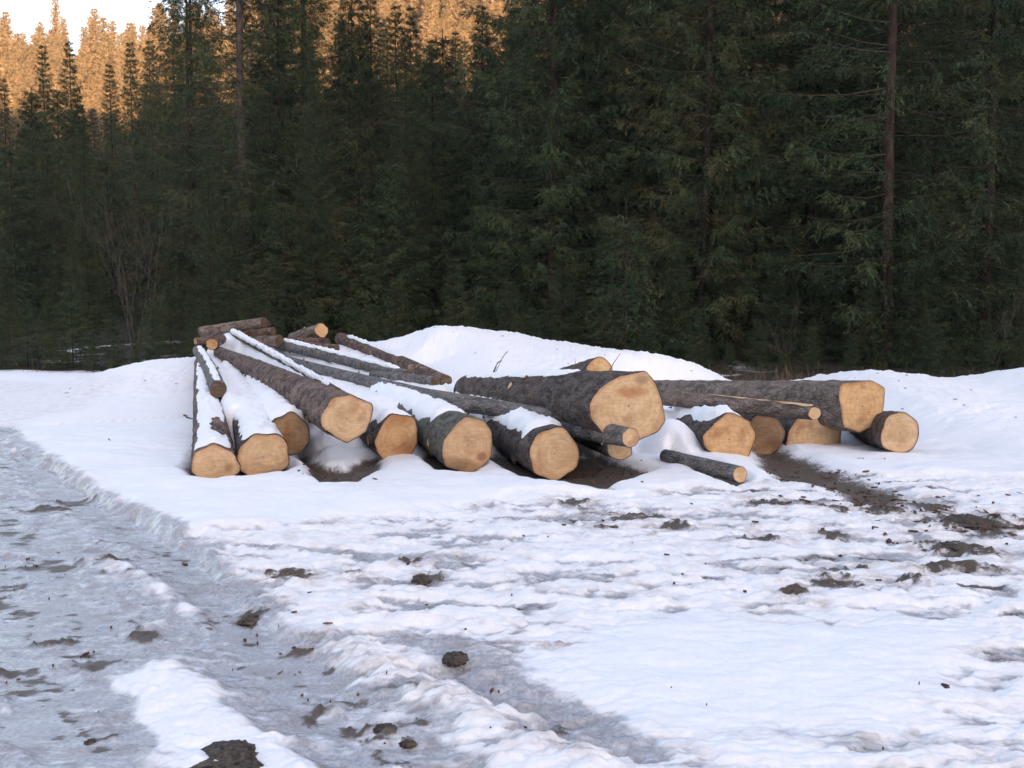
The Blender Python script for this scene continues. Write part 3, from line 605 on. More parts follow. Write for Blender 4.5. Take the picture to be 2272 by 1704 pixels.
    if key == 'L18':                      # torn strip of bark showing pale wood
        m = 40; yv = np.linspace(0.0, 0.62 * Ln, m); a0 = math.radians(104)
        wv = (0.020 + 0.012 * np.sin(yv * 9) + 0.01 * np.sin(yv * 23)) * np.clip(1.25 - yv / (0.62 * Ln), 0, 1) * (1 - 0.8 * (np.abs(yv - 0.75) < 0.09))
        rv = np.interp(yv, ys, circ) * 1.045 + 0.007
        rows = []
        for s in (-1, -0.3, 0.3, 1):
            aa = a0 + s * wv / rv * 1.0; off = 0.0 if abs(s) == 1 else 0.005
            rows.append(np.stack([(rv + off) * np.cos(aa), yv, (rv + off) * np.sin(aa)], -1))
        link('torn_strip', mesh_np('torn_strip', np.array(rows).reshape(-1, 3), grid_faces(4, m), M_CUT['pale'], True, dict(rim=np.zeros(4 * m))), root)
    # snow lying on the upper side
    if d['cap'] is not None:
        global snow_n
        y0, y1, hw, tk = d['cap']; y1 = min(y1, Ln - 0.02); m = max(24, int((y1 - y0) / 0.03)); nc = 17
        yv = np.linspace(y0, y1, m); sv = np.linspace(-1, 1, nc)
        e = np.minimum(sstep(0, 0.10, yv - y0), sstep(0, 0.25, y1 - yv)) ** 0.5
        nz = fbm(yv * 1.9 + idx * 7, yv * 0 + idx, 4); nz2 = fbm(yv * 1.9 + idx * 7, yv * 0 + idx + 40, 4); nz3 = fbm(yv * 6, yv * 0 + idx * 3.3, 3)
        cen = math.pi / 2 + 0.25 * nz2 + {'L23': 0.7, 'L21': 0.1, 'L22': 0.1}.get(key, 0.0)
        hwv = hw * (1 + 0.45 * nz + 0.18 * nz3) * (0.35 + 0.65 * e)
        aa = cen[:, None] + sv[None, :] * hwv[:, None]
        rv = np.interp(yv, ys, circ * (1 - bl) + circ * bl)[:, None]
        RY = np.stack([np.interp(yv, ys, RR[:, j]) for j in range(NT)], 1)
        Rl = np.array([np.interp(np.mod(aa[i], 2 * math.pi), np.r_[TH, 2 * math.pi], np.r_[RY[i], RY[i][:1]]) for i in range(m)])
        th_ = tk * (1 - np.abs(sv) ** 2.4)[None, :] * (0.72 + 0.6 * nz[:, None] + 0.75 * fbm(aa * 3 + idx, np.broadcast_to(yv[:, None], aa.shape) * 5, 3)) * e[:, None]
        if key == 'L1': th_ = th_ - 0.16 * np.exp(-((yv[:, None] - 1.05) / 0.40) ** 2) * np.exp(-((sv[None, :] + 0.35) / 0.32) ** 2)
        if key == 'L2': th_ = th_ - 0.16 * np.exp(-((yv[:, None] - 1.0) / 0.35) ** 2) * np.exp(-((sv[None, :] - -0.9) / 0.3) ** 2)
        Ro = Rl - 0.004 + np.maximum(th_, -0.02)
        bxv = np.interp(yv, ys, bx)[:, None]
        P = np.stack([Ro * np.cos(aa) + bxv, np.broadcast_to(yv[:, None], aa.shape), Ro * np.sin(aa)], -1).reshape(-1, 3)
        Mn = np.array(Mx); P = P @ Mn[:3, :3].T + Mn[:3, 3]
        SNOWV.append(P); SNOWF.append(grid_faces(m, nc)[:, ::-1] + snow_n); snow_n += len(P)
    return root
def stub(root, th, y, rad, sr, ln_, bark, r, bx, lean=0.0):
    o = Vector((math.cos(th), 0, math.sin(th))); t = Vector((-math.sin(th), 0, math.cos(th))); a = Vector((0, 1, 0))
    o2 = (o + a * lean).normalized(); c0 = o * rad + a * y + Vector((bx, 0, 0)); k = 9; V = []; 
    for rr, hh in ((1.5, -0.01), (1.15, 0.006), (1.0, ln_), (0.8, ln_ + 0.003), (0.01, ln_ + 0.002)):
        for i in range(k):
            q = 2 * math.pi * i / k; V.append(c0 + o2 * hh + (t * math.cos(q) + a * math.sin(q)) * sr * rr * (1 + 0.15 * math.sin(3 * q + y * 9)))
    V = np.array(V); o_ = link('branch_stub', mesh_np('branch_stub', V[:4 * k], grid_faces(4, k, True), M_BARK[bark], True), root)
    link('sawn_end', mesh_np('sawn_end', V[3 * k:], grid_faces(2, k, True), M_CUT['amber'], True), o_)

for i, (key, d) in enumerate(LOGD.items()):
    build_log(key, d, i)
snow = link('snow_on_logs', mesh_np('snow_on_logs', np.concatenate(SNOWV), np.concatenate(SNOWF), M_SNOW, True))
tag(snow, 'white snow lying in strips along the tops of the logs', 'snow', kind='stuff')

# ------------------------------------------------------------------ spruces
def tube(pts, rad, k=6):
    pts = np.asarray(pts, float); n = len(pts); tan = np.gradient(pts, axis=0); tan /= np.linalg.norm(tan, axis=1)[:, None] + 1e-9
    ref = np.where(np.abs(tan[:, 2:3]) > 0.8, np.array([[1.0, 0, 0]]), np.array([[0, 0, 1.0]]))
    a = np.cross(tan, ref); a /= np.linalg.norm(a, axis=1)[:, None] + 1e-9; b = np.cross(tan, a)
    q = np.linspace(0, 2 * math.pi, k, endpoint=False)
    V = pts[:, None] + np.asarray(rad)[:, None, None] * (a[:, None] * np.cos(q)[None, :, None] + b[:, None] * np.sin(q)[None, :, None])
    return V.reshape(-1, 3), grid_faces(n, k, True)
def merge(parts):
    V, F, n = [], [], 0
    for v, f in parts: V.append(v); F.append(f + n); n += len(v)
    return np.concatenate(V), np.concatenate(F)
def slivers(P, D, Ln, Wd, r):
    n = len(P); ref = r.normal(size=(n, 3)); S = np.cross(D, ref); S /= np.linalg.norm(S, axis=1)[:, None] + 1e-9
    mid = P + D * (Ln * 0.45)[:, None]
    V = np.stack([P, mid + S * (Wd / 2)[:, None], P + D * Ln[:, None], mid - S * (Wd / 2)[:, None]], 1).reshape(-1, 3)
    return V, np.arange(4 * n).reshape(-1, 4)
def make_spruce(seed, H, R, z0, wh=0.40, nb=6, dens=9.0, ter=7, fs=1.0, gap=None, sparse=0.0, dead=0.0, pw=0.80):
    r = np.random.default_rng(seed)
    zs = np.arange(z0, H - 0.25, wh); zb = np.repeat(zs, nb) + r.normal(0, wh * 0.16, len(zs) * nb)
    az = np.tile(np.arange(nb) * 2 * math.pi / nb, len(zs)) + np.repeat(r.uniform(0, 6.28, len(zs)), nb) + r.normal(0, 0.25, len(zb))
    t = np.clip((zb - z0) / (H - z0), 0, 1)
    L = R * (1 - t) ** pw * np.minimum(1, 0.72 + 1.6 * t) * r.uniform(0.55, 1.12, len(zb)) + 0.12
    keep = r.random(len(zb)) > sparse
    if gap is not None:
        da = np.abs((az - gap[0] + math.pi) % (2 * math.pi) - math.pi); inb = (zb > gap[2]) & (zb < gap[3]) & (da < gap[1]); keep &= ~inb
    zb, az, t, L = zb[keep], az[keep], t[keep], L[keep]; nB_ = len(zb)
    rad = np.stack([np.cos(az), np.sin(az), np.zeros(nB_)], 1); tan_ = np.stack([-np.sin(az), np.cos(az), np.zeros(nB_)], 1)
    s0 = -0.32 + 0.75 * t + r.normal(0, 0.08, nB_); s1 = 0.26 - 0.15 * t
    base = np.stack([np.zeros(nB_), np.zeros(nB_), zb], 1)
    def bpos(i, s): return base[i] + rad[i] * (L[i] * s)[:, None] + np.array([0, 0, 1.0]) * (L[i] * (s0[i] * s + s1[i] * s * s))[:, None]
    cnt = (L * dens * np.where((zb > 12.5) & (R > 3), 0.7, 1.0)).astype(int) + 4; bi = np.repeat(np.arange(nB_), cnt); m = len(bi)
    s = r.uniform(0.04, 1.0, m) ** 0.8; side = r.choice([-1.0, 1.0], m)
    p = bpos(bi, s); droop = (0.20 + 0.45 * (1 - t[bi])) * r.uniform(0.1, 1.6, m) + 0.9 * (r.random(m) < 0.22)
    D = rad[bi] * 0.60 + tan_[bi] * (side * r.uniform(0.35, 0.9, m))[:, None] - np.array([0, 0, 1.0]) * droop[:, None]
    D /= np.linalg.norm(D, axis=1)[:, None]
    l2 = np.clip(0.34 * L[bi] * (1.12 - s) + 0.14, 0.12, 0.62) * r.uniform(0.6, 1.2, m)
    ti = np.repeat(np.arange(m), ter); u = r.uniform(0.0, 1.0, len(ti))
    P2 = p[ti] + D[ti] * (l2[ti] * u)[:, None]
    D2 = D[ti] * 0.8 + r.normal(0, 0.42, (len(ti), 3)) - np.array([0, 0, 0.22]); D2 /= np.linalg.norm(D2, axis=1)[:, None]
    ln2 = r.uniform(0.07, 0.19, len(ti)) * fs; wd2 = r.uniform(0.013, 0.029, len(ti)) * fs
    V, F = slivers(P2, D2, ln2, wd2, r)
    var = np.clip(r.uniform(0, 0.85, nB_)[bi][ti] + r.normal(0.05, 0.2, m)[ti] + r.normal(0, 0.12, len(ti)), 0, 1)
    # trunk and limbs
    zt = np.linspace(-0.4, H, 26); tr = 0.012 + (H * 0.0055) * (1 - np.clip(zt / H, 0, 1)) ** 0.9 + 0.04 * np.exp(-np.clip(zt, 0, 9) / 0.4)
    wob = np.stack([0.04 * np.sin(zt * 0.4 + seed), 0.04 * np.cos(zt * 0.31 + seed), zt], 1)
    tv = tube(wob, tr, 10)
    limbs = []
    lod = fs < 1.5
    if lod:
        for i in range(nB_):
            ss = np.array([0.0, 0.35, 0.7, 1.0]); q = bpos(np.full(4, i), ss)
            limbs.append(tube(q, (0.008 + 0.004 * L[i]) * np.array([1.2, 0.8, 0.5, 0.15]), 3))
        for i in range(int(dead * 60)):
            z = r.uniform(0.5, 0.75 * H); a = r.uniform(0, 6.28); ll = r.uniform(0.5, 2.0); ss = np.linspace(0, 1, 5)[:, None]
            q = np.array([0, 0, z]) + np.array([math.cos(a), math.sin(a), -0.12]) * ll * ss + r.normal(0, 0.03, (5, 3)) * ss + np.array([0, 0, -0.25 * ll]) * ss ** 2
            limbs.append(tube(q, np.array([0.014, 0.011, 0.009, 0.007, 0.003]), 3))
    return (V, F, np.repeat(var, 4)), tv, merge(limbs) if limbs else None
def spruce_thing(name, geo, needle=None, trunk=None):
    (V, F, var), tv, lm = geo; root = bpy.data.objects.new(name, None); COL.objects.link(root)
    link('crown', mesh_np('crown', V, F, needle or M_NEEDLE, False, dict(var=var)), root)
    tr_ = link('trunk', mesh_np('trunk', tv[0], tv[1], trunk or M_TRUNK, True), root)
    if lm is not None: link('limbs', mesh_np('limbs', lm[0], lm[1], M_LIMB, True), tr_)
    return root
G_FRONT = math.radians(-90)
PROTO = {
    'full': make_spruce(11, 23, 3.3, 0.3, 0.46, 8, 12.0, 14),
    'wide': make_spruce(12, 25, 3.9, 0.6, 0.50, 8, 10.0, 13, sparse=0.06),
    'slim': make_spruce(13, 20, 2.5, 0.2, 0.42, 7, 12.0, 12),
    'short': make_spruce(17, 10, 2.3, 0.1, 0.36, 7, 12.0, 12),
    'squat': make_spruce(18, 7, 2.1, 0.05, 0.32, 7, 12.0, 12, sparse=0.06),
    'trunky': make_spruce(14, 26, 4.0, 0.8, 0.50, 8, 9.0, 12, gap=(G_FRONT, 0.40, 8.6, 14), sparse=0.10, dead=0.6),
    'bare_low': make_spruce(15, 24, 3.6, 1.6, 0.50, 8, 10.0, 13, gap=(G_FRONT, 0.34, 4.4, 40), sparse=0.12, dead=0.8),
    'young': make_spruce(16, 3.6, 1.0, 0.15, 0.20, 6, 11, 6, fs=0.8)}
FAR = {'far_a': make_spruce(21, 13, 2.7, 0.3, 0.5, 8, 8, 8, fs=2.1, pw=0.55), 'far_b': make_spruce(22, 15, 2.6, 0.6, 0.5, 8, 8, 8, fs=2.1, pw=0.55), 'far_c': make_spruce(23, 10, 2.4, 0.2, 0.5, 8, 8, 8, fs=2.1, pw=0.6)}
def core(seed, H, R):                     # solid shaded heart of a far crown: ragged skirts one above the other
    r = np.random.default_rng(seed); V, F, n = [], [], 0; nt_ = 13; k = 12
    for i in range(nt_):
        t0 = i / nt_; z = 0.3 + (H - 0.3) * t0; rad = R * (1 - t0) ** 0.55 * r.uniform(0.65, 1.0); dz = (H - 0.3) / nt_ * 1.35
        a = np.arange(k) * 2 * math.pi / k + r.uniform(0, 1); rr = rad * r.uniform(0.55, 1.1, k)
        V.append(np.stack([rr * np.cos(a), rr * np.sin(a), z - 0.25 * rr + r.uniform(-0.35, 0.35, k)], 1)); V.append(np.stack([0.25 * rr * np.cos(a), 0.25 * rr * np.sin(a), z + dz * r.uniform(0.5, 0.8, k)], 1))
        F.append(grid_faces(2, k, True) + n); n += 2 * k
    return np.concatenate(V), np.concatenate(F)
for i_, (k_, H_, R_) in enumerate([('far_a', 13, 2.2), ('far_b', 15, 2.1), ('far_c', 10, 2.0)]):
    (V_, F_, va_), tv_, lm_ = FAR[k_]; cv_, cf_ = core(40 + i_, H_, R_)
    FAR[k_] = ((np.concatenate([cv_ * [0.62, 0.62, 0.97], V_]), np.concatenate([cf_, F_ + len(cv_)]), np.concatenate([np.random.default_rng(9).uniform(0.1, 0.6, len(cv_)), va_])), tv_, lm_, (cv_, cf_))
ROOT = {}
def plant(kind, x, y, s, label, group, rz=None, name='spruce_tree', sink=0.1):
    if kind not in ROOT:
        o = spruce_thing(name, PROTO[kind], None, {'trunky': M_TRUNK_GREY, 'bare_low': M_TRUNK_RED}.get(kind)) if kind in PROTO else None
        if o is None:
            (V, F, var), tv, _, _c = FAR[kind]
            Vm, Fm = merge([(V, F), tv]); va = np.concatenate([var, np.zeros(len(tv[0]))])
            mi = np.concatenate([np.zeros(len(F)), np.ones(len(tv[1]))])
            o = link(name, mesh_np(name, Vm, Fm, [M_NEEDLE_SUN_TINTED, M_TRUNK], False, dict(var=va), mi))
        ROOT[kind] = o
    else:
        o = copy_tree(ROOT[kind]); o.name = name
    o.location = (x, y, float(gz(x, y)) - sink)
    o.rotation_euler = (0, 0, rng.uniform(0, 6.28) if rz is None else rz)
    o.scale = (s * rng.uniform(0.93, 1.07), s * rng.uniform(0.93, 1.07), s)
    tag(o, label, 'spruce' if name == 'spruce_tree' else 'tree', group)
    return o
def px_x(px, Y): return (px - 1136) / FPX * Y
# named trees of the forest edge: kind, px, distance, scale, label
EDGE_TREES = [
 ('trunky', 548, 33, 1.0, 0.0, 'tall spruce with a bare greyish trunk showing high above the left logs'),
 ('bare_low', 1962, 25.5, 1.05, 0.0, 'spruce with a long bare reddish trunk behind the right snow bank'),
 ('full', 705, 30.5, 120, None, 'very dark dense spruce directly behind the far crosswise logs'),
 ('wide', 470, 29.5, 330, None, 'broad olive spruce spreading low behind the far end of the pile'),
 ('slim', 905, 31.5, 60, None, 'slender pointed spruce standing in front of the pale thin trunk'),
 ('young', 1382, 24, 1.15, None, 'small young spruce with a thin pale stem behind the middle bank'),
 ('full', 1560, 27, 1.0, None, 'bushy spruce behind the low end of the middle snow bank'),
 ('wide', 2180, 26, 1.0, None, 'wide spruce filling the right edge of the picture'),
 ('slim', 170, 33, 470, None, 'slim dark spruce in the left corner of the clearing'),
 ('wide', 1345, 33, 1.0, None, 'broad spruce rising over the small young one in the middle of the forest wall'),
]
BASE_H = {'short': 10, 'squat': 7, 'full': 23, 'slim': 20, 'wide': 25, 'trunky': 26, 'bare_low': 24, 'young': 3.6}
def top_scale(kind, px, Yd, top):        # scale that brings the tip to a height seen at py = top
    x = px_x(px, Yd); return (CAM_H + (672 - top) / FPX * Yd - float(gz(x, Yd))) / BASE_H[kind]
for kind, px, Yd, s, rz, lab in EDGE_TREES:
    plant(kind, px_x(px, Yd), Yd, s if s < 5 else top_scale(kind, px, Yd, s), lab, None, rz)
MARKS = [(-60, 'cut by the left picture edge'), (30, 'by the left picture edge'), (110, 'left of the low left bank'), (210, 'over the dip of the left bank'), (305, 'around the bare pale shrub'), (390, 'over the left bank crest'),
 (455, 'left of the crosswise stack'), (560, 'over the crosswise stack'), (630, 'over the small back heap'), (780, 'over the reddish peeling log'), (875, 'where the middle bank begins'), (960, 'over the middle bank summit'),
 (1040, 'right of the middle bank summit'), (1110, 'over the crooked stick'), (1150, 'over the middle bank shoulder'), (1235, 'over the upright twig'), (1300, 'over the lone sunken log'), (1450, 'above the largest log'),
 (1505, 'over the sinking bank'), (1610, 'at the low end of the middle bank'), (1660, 'over the heart shaped log end'), (1720, 'by the low leafless shrub'), (1790, 'over the thick brown log'), (1850, 'over the flared log butt'), (1900, 'left of the bare reddish trunk'),
 (2040, 'right of the bare reddish trunk'), (2110, 'over the dip of the right bank'), (2250, 'near the right picture edge'), (2380, 'cut by the right picture edge')]
ROWS = [  # kind, px, distance, top py (or None: taller than the picture)
 ('full', 40, 40, 300), ('slim', -60, 42, 200), ('full', 250, 44, 330), ('slim', 330, 42, 400), ('full', 90, 46, 190), ('slim', 400, 36, 480), ('slim', 140, 36, 520), ('full', 215, 38, 600), ('slim', 20, 34, 560),
 ('full', 800, 33, 250), ('slim', 960, 33, 130), ('full', 1040, 34, 200), ('wide', 1150, 31, 60), ('full', 1225, 29, None), ('slim', 1100, 29, 380), ('slim', 870, 30, 330), ('full', 770, 30, 430),
 ('wide', 1450, 30, None), ('full', 1660, 31, None), ('wide', 1790, 29, None), ('slim', 1850, 34, None), ('full', 2060, 30, None), ('full', 2290, 31, None), ('wide', 2380, 28, None), ('wide', 1300, 32, None), ('full', 1900, 38, None),
 ('slim', 610, 36, 60), ('full', 640, 30, 420), ('slim', 1720, 25.5, 560), ('slim', 1500, 25.5, 540), ('full', 2110, 25, 480), ('slim', 2250, 24.5, 500), ('slim', 1010, 26.5, 560), ('full', 380, 28, 600), ('slim', 20, 28, 650),
 ('full', 1250, 26, 520), ('slim', 1610, 26.5, 470), ('full', 1830, 26, 560), ('slim', 2020, 26.5, 600), ('slim', 1130, 26, 600), ('full', 880, 27, 600), ('full', 780, 27, 640), ('slim', 110, 27, 640), ('full', 210, 29, 660), ('slim', 300, 31, 680), ('full', 560, 27.5, 560), ('slim', 450, 27, 640),
 ('full', 565, 31, 345), ('slim', 830, 44, -20), ('slim', 885, 46, 10), ('full', 985, 45, 70), ('slim', 1070, 44, 10), ('slim', 1130, 46, 40), ('full', 780, 42, 40), ('full', 2030, 24.4, 500), ('full', 1925, 24.6, 600), ('full', 1680, 23.6, 690), ('full', 1800, 22.8, 700), ('full', 1550, 23.5, 660), ('full', 2060, 22.4, 660), ('full', 2180, 22.2, 690), ('full', 1890, 23.2, 720), ('full', 60, 24.6, 640), ('full', 160, 24.4, 600), ('full', 250, 23.6, 670), ('full', 340, 23.2, 640), ('full', 420, 23.4, 690),
 ('full', 1180, 24, 660), ('full', 1440, 23.2, 680), ('full', 820, 24.8, 650), ('full', 700, 25, 640), ('full', -30, 25, 600), ('full', 110, 23.8, 720), ('full', 205, 23.4, 730), ('full', 5, 24, 700), ('full', 1740, 22.6, 760), ('full', 1620, 22.8, 740), ('full', 2120, 21.8, 740), ('full', 2260, 21.6, 700), ('full', 1960, 22.4, 770), ('full', 300, 23, 740), ('full', 540, 24.5, 670), ('full', 620, 24.6, 690)]
USED = set()
for kind, px, Yd, tp in ROWS:
    if tp is not None:
        Ht = top_scale(kind, px, Yd, tp) * BASE_H[kind]
        if Ht < 7.5: kind = 'squat'
        elif Ht < 13: kind = 'short'
    sc_ = 1.05 if tp is None else top_scale(kind, px, Yd, tp); Ht = sc_ * BASE_H[kind]
    size = 'tiny' if Ht < 1.5 else 'little' if Ht < 2.2 else 'short' if Ht < 3.2 else 'small' if Ht < 4.5 else 'half-grown' if Ht < 8 else 'mid-sized' if Ht < 14 else 'tall'
    land = MARKS[int(np.argmin([abs(px - m_[0]) for m_ in MARKS]))][1]
    row_ = 'at the forest edge' if Yd < 28.5 else 'just inside the forest' if Yd < 34 else 'farther inside the forest'
    lab = size + ' dark spruce ' + row_ + ' ' + land
    if lab in USED: lab = size + ' other dark spruce ' + row_ + ' ' + land
    if lab in USED: lab = size + ' third dark spruce ' + row_ + ' ' + land
    USED.add(lab); plant(kind, px_x(px, Yd), Yd, sc_, lab, 'front rank forest spruces')
# middle distance: shaded spruces; the heights keep the sunlit hill in view above the left and centre
prev = []
for row, Yd in enumerate([36, 41, 46, 52, 58, 66, 76, 88, 100, 112]):
    step = 5.2 + 0.035 * Yd
    xs = np.arange(px_x(-120, Yd), px_x(2420, Yd), step)
    for x in xs:
        x = x + rng.normal(0, 1.0); y = Yd + rng.normal(0, 1.5); px = 1136 + FPX * x / y
        top = np.interp(px, [-200, 0, 60, 120, 180, 240, 310, 360, 410, 440, 740, 800, 860, 930, 1000, 1060, 1120, 1180, 1220], [260, 230, 220, 190, 200, 230, 200, 190, 60, -500, -500, 20, -30, 30, 70, -20, 30, -120, -700]) + rng.uniform(-20, 90)
        H = min(24.0, CAM_H + (672 - top) / FPX * y - float(gz(x, y))) * (1 if rng.random() < .8 else 0.85)
        if H < 5: continue
        kind = ['full', 'slim', 'wide'][rng.integers(3)] if H > 15 else ['short', 'slim', 'short'][rng.integers(3)]
        base_h = BASE_H[kind]
        land = MARKS[int(np.argmin([abs(px - m_[0]) for m_ in MARKS]))][1]
        lab = ('tall' if H > 15 else 'lower') + ' shaded spruce in the ' + ['first', 'second', 'third', 'fourth', 'fifth', 'sixth', 'seventh', 'eighth', 'ninth', 'tenth'][row] + ' deep rank ' + land
        plant(kind, x, y, H / base_h, lab, 'deeper shaded forest spruces')
for k_, (px, top, Yd) in enumerate([(30, 170, 60), (118, 98, 62), (176, 90, 58), (262, 140, 72), (308, 92, 66), (350, 88, 70)]):
    x = px_x(px, Yd); H = CAM_H + (672 - top) / FPX * Yd - float(gz(x, Yd))
    plant('slim', x, Yd, H / 20, ['first', 'second', 'third', 'fourth', 'fifth', 'sixth'][k_] + ' dark spire shaped spruce from the left against the sunlit hill', 'spires against the sunlit hill')
# the far hillside in the sun
rest = []
cand = []
for y in np.arange(122, 214, 4.0):
    for x in np.arange(px_x(-80, y), px_x(1290, y), 3.6):
        cand.append((x + rng.normal(0, 1.2), y + rng.normal(0, 1.2)))
cand = np.array(cand); vis = np.array([(y > 150) for x, y in cand])
order = np.argsort(-cand[:, 1]); lit = [i for i in order if cand[i, 1] > 160]
pick = set(np.array(lit)[rng.permutation(len(lit))[:100]].tolist()) if len(lit) > 150 else set(lit)
for i, (x, y) in enumerate(cand):
    kind = ['far_a', 'far_b', 'far_c'][rng.integers(3)]; s = rng.uniform(0.6, 1.15)
    if i in pick:
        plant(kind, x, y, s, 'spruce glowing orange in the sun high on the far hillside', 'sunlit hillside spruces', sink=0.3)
    else:
        rest.append((x, y, float(gz(x, y)) - 0.3, ['far_a', 'far_b', 'far_c'].index(kind), s, rng.uniform(0, 6.28)))
rest = np.array(rest); fm = bpy.data.meshes.new('far_forest'); fm.from_pydata(rest[:, :3].tolist(), [], [])
for an, col_ in (('pick', 3), ('size', 4), ('turn', 5)):
    fm.attributes.new(an, 'FLOAT', 'POINT').data.foreach_set('value', np.ascontiguousarray(rest[:, col_], dtype=np.float32))
ff = link('far_forest', fm); gt = bpy.data.node_groups.new('far_forest', 'GeometryNodeTree')
gt.interface.new_socket('Geometry', in_out='INPUT', socket_type='NodeSocketGeometry'); gt.interface.new_socket('Geometry', in_out='OUTPUT', socket_type='NodeSocketGeometry')
gi = gt.nodes.new('NodeGroupInput'); go = gt.nodes.new('NodeGroupOutput'); jn = gt.nodes.new('GeometryNodeJoinGeometry'); gt.links.new(jn.outputs[0], go.inputs[0])
def named(an):
    q = gt.nodes.new('GeometryNodeInputNamedAttribute'); q.data_type = 'FLOAT'; q.inputs[0].default_value = an; return q.outputs[0]
rot_ = gt.nodes.new('ShaderNodeCombineXYZ'); gt.links.new(named('turn'), rot_.inputs[2])
for k_, kk in enumerate(('far_a', 'far_b', 'far_c')):
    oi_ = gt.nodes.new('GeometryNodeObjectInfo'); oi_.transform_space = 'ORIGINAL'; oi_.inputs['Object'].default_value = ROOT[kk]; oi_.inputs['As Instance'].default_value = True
    cm = gt.nodes.new('FunctionNodeCompare'); cm.data_type = 'FLOAT'; cm.operation = 'EQUAL'; gt.links.new(named('pick'), cm.inputs[0]); cm.inputs[1].default_value = k_; cm.inputs['Epsilon'].default_value = 0.1
    ip = gt.nodes.new('GeometryNodeInstanceOnPoints'); gt.links.new(gi.outputs[0], ip.inputs['Points']); gt.links.new(cm.outputs[0], ip.inputs['Selection']); gt.links.new(oi_.outputs['Geometry'], ip.inputs['Instance'])
    gt.links.new(rot_.outputs[0], ip.inputs['Rotation']); gt.links.new(named('size'), ip.inputs['Scale']); gt.links.new(ip.outputs[0], jn.inputs[0])
ff.modifiers.new('trees', 'NODES').node_group = gt
tag(ff, 'distant spruce forest covering the hillside', 'forest', kind='stuff')

# ------------------------------------------------------------------ bare shrubs, sticks, clods and litter
def shrub_geo(seed, H, n, spread, depth=3):
    r = np.random.default_rng(seed); parts = []
    def grow(p, d, l, rad, lev):
        k = 5; pts = [p]; dd = d
        for i in range(k - 1):
            dd = dd + r.normal(0, 0.10, 3) + np.array([0, 0, 0.05]); dd /= np.linalg.norm(dd); pts.append(pts[-1] + dd * l / (k - 1))
        parts.append(tube(np.array(pts), np.linspace(rad, rad * 0.4, k), 4))
        if lev:
            for i in range(r.integers(4, 7)):
                j = r.integers(1, k); nd = dd + r.normal(0, 0.55, 3) + np.array([0, 0, 0.15]); nd /= np.linalg.norm(nd)
                grow(pts[j], nd, l * r.uniform(0.35, 0.6), rad * 0.5, lev - 1)
    for i in range(n):
        a = r.uniform(0, 6.28); d = np.array([math.cos(a) * spread, math.sin(a) * spread, 1.0]); d /= np.linalg.norm(d)
        grow(np.array([r.normal(0, .12), r.normal(0, .12), -0.1]), d, H * r.uniform(0.55, 0.9), 0.006 * H / 3 + 0.004, depth)
    return merge(parts)
for px, Yd, H, n, sp, lab in [(305, 27.5, 4.4, 5, 0.35, 'bare pale leafless shrub between the dark spruces above the left bank'),
                              (1745, 24.2, 1.8, 5, 0.5, 'low leafless shrub at the forest edge between the two right banks'),
                              (2195, 23.5, 2.2, 3, 0.3, 'thin bare sapling above the right snow bank')]:
    v, f = shrub_geo(int(px), H, n, sp, 3 if n == 5 and H > 3 else 2)
    o = link('bare_shrub', mesh_np('bare_shrub', v, f, M_SHRUB, True)); x = px_x(px, Yd); o.location = (x, Yd, float(gz(x, Yd)))
    tag(o, lab, 'shrub', 'leafless shrubs')
for pts, Yd, rad, lab in [([(1088, 836), (1104, 806), (1126, 779)], 12.9, .014, 'crooked dark stick leaning out of the snow above the dark log'),
                          ([(1098, 828), (1106, 812), (1113, 800)], 12.85, .007, 'short twig beside the leaning crooked stick'),
                          ([(1275, 834), (1277, 812), (1276, 795)], 13.0, .007, 'straight upright twig left of the lone sunken log'),
                          ([(1343, 838), (1358, 812), (1376, 784)], 12.9, .010, 'slanting thin stick in front of the lone sunken log'),
                          ([(408, 922), (420, 927), (432, 930)], 10.6, .012, 'broken branch stub jutting from the left edge of the pile'),
                          ([(1965, 1145), (1972, 1165), (1980, 1128)], 7.9, .012, 'forked splinter of bark standing in the dark soil strip')]:
    P = np.array([at(p[0], p[1], Yd) for p in pts]); t = np.linspace(0, 1, 9); Q = np.stack([np.interp(t, np.linspace(0, 1, len(P)), P[:, k]) for k in range(3)], 1)
    o0 = Q[0].copy(); v, f = tube(Q - o0 + rng.normal(0, rad * 0.35, Q.shape), np.linspace(rad, rad * 0.3, 9), 6)
    o = link('stick', mesh_np('stick', v, f, M_TWIG, True)); o.location = o0; tag(o, lab, 'stick', 'sticks poking out of the snow')
def clod(px, py, rx, ry, rzv, seed, lab):
    c = on_ground(px, py); r = np.random.default_rng(seed); n1, n2 = 22, 40
    la = np.linspace(-0.3, math.pi / 2, n1)[:, None]; lo = np.linspace(0, 2 * math.pi, n2, endpoint=False)[None, :]
    x = np.cos(la) * np.cos(lo); y = np.cos(la) * np.sin(lo); z = np.sin(la) + 0 * lo
    nn = 1 + 0.42 * fbm(x * 2.2 + seed, y * 2.2 + z, 4) + 0.30 * fbm(x * 7 + z * 5, y * 7 + seed, 4, 0.6)
    rxw = rx * c[1] / FPX; ryw = ry * c[1] ** 2 / FPX / CAM_H
    V = np.stack([x * nn * rxw, y * nn * ryw, z * nn * rzv * 0.75], -1)
    o = link('mud_clod', mesh_np('mud_clod', V.reshape(-1, 3), grid_faces(n1, n2, True), M_MUD, True))
    o.location = (c[0], c[1], float(gz(c[0], c[1])) - 0.006); tag(o, lab, 'mud clod', 'clods of frozen mud')
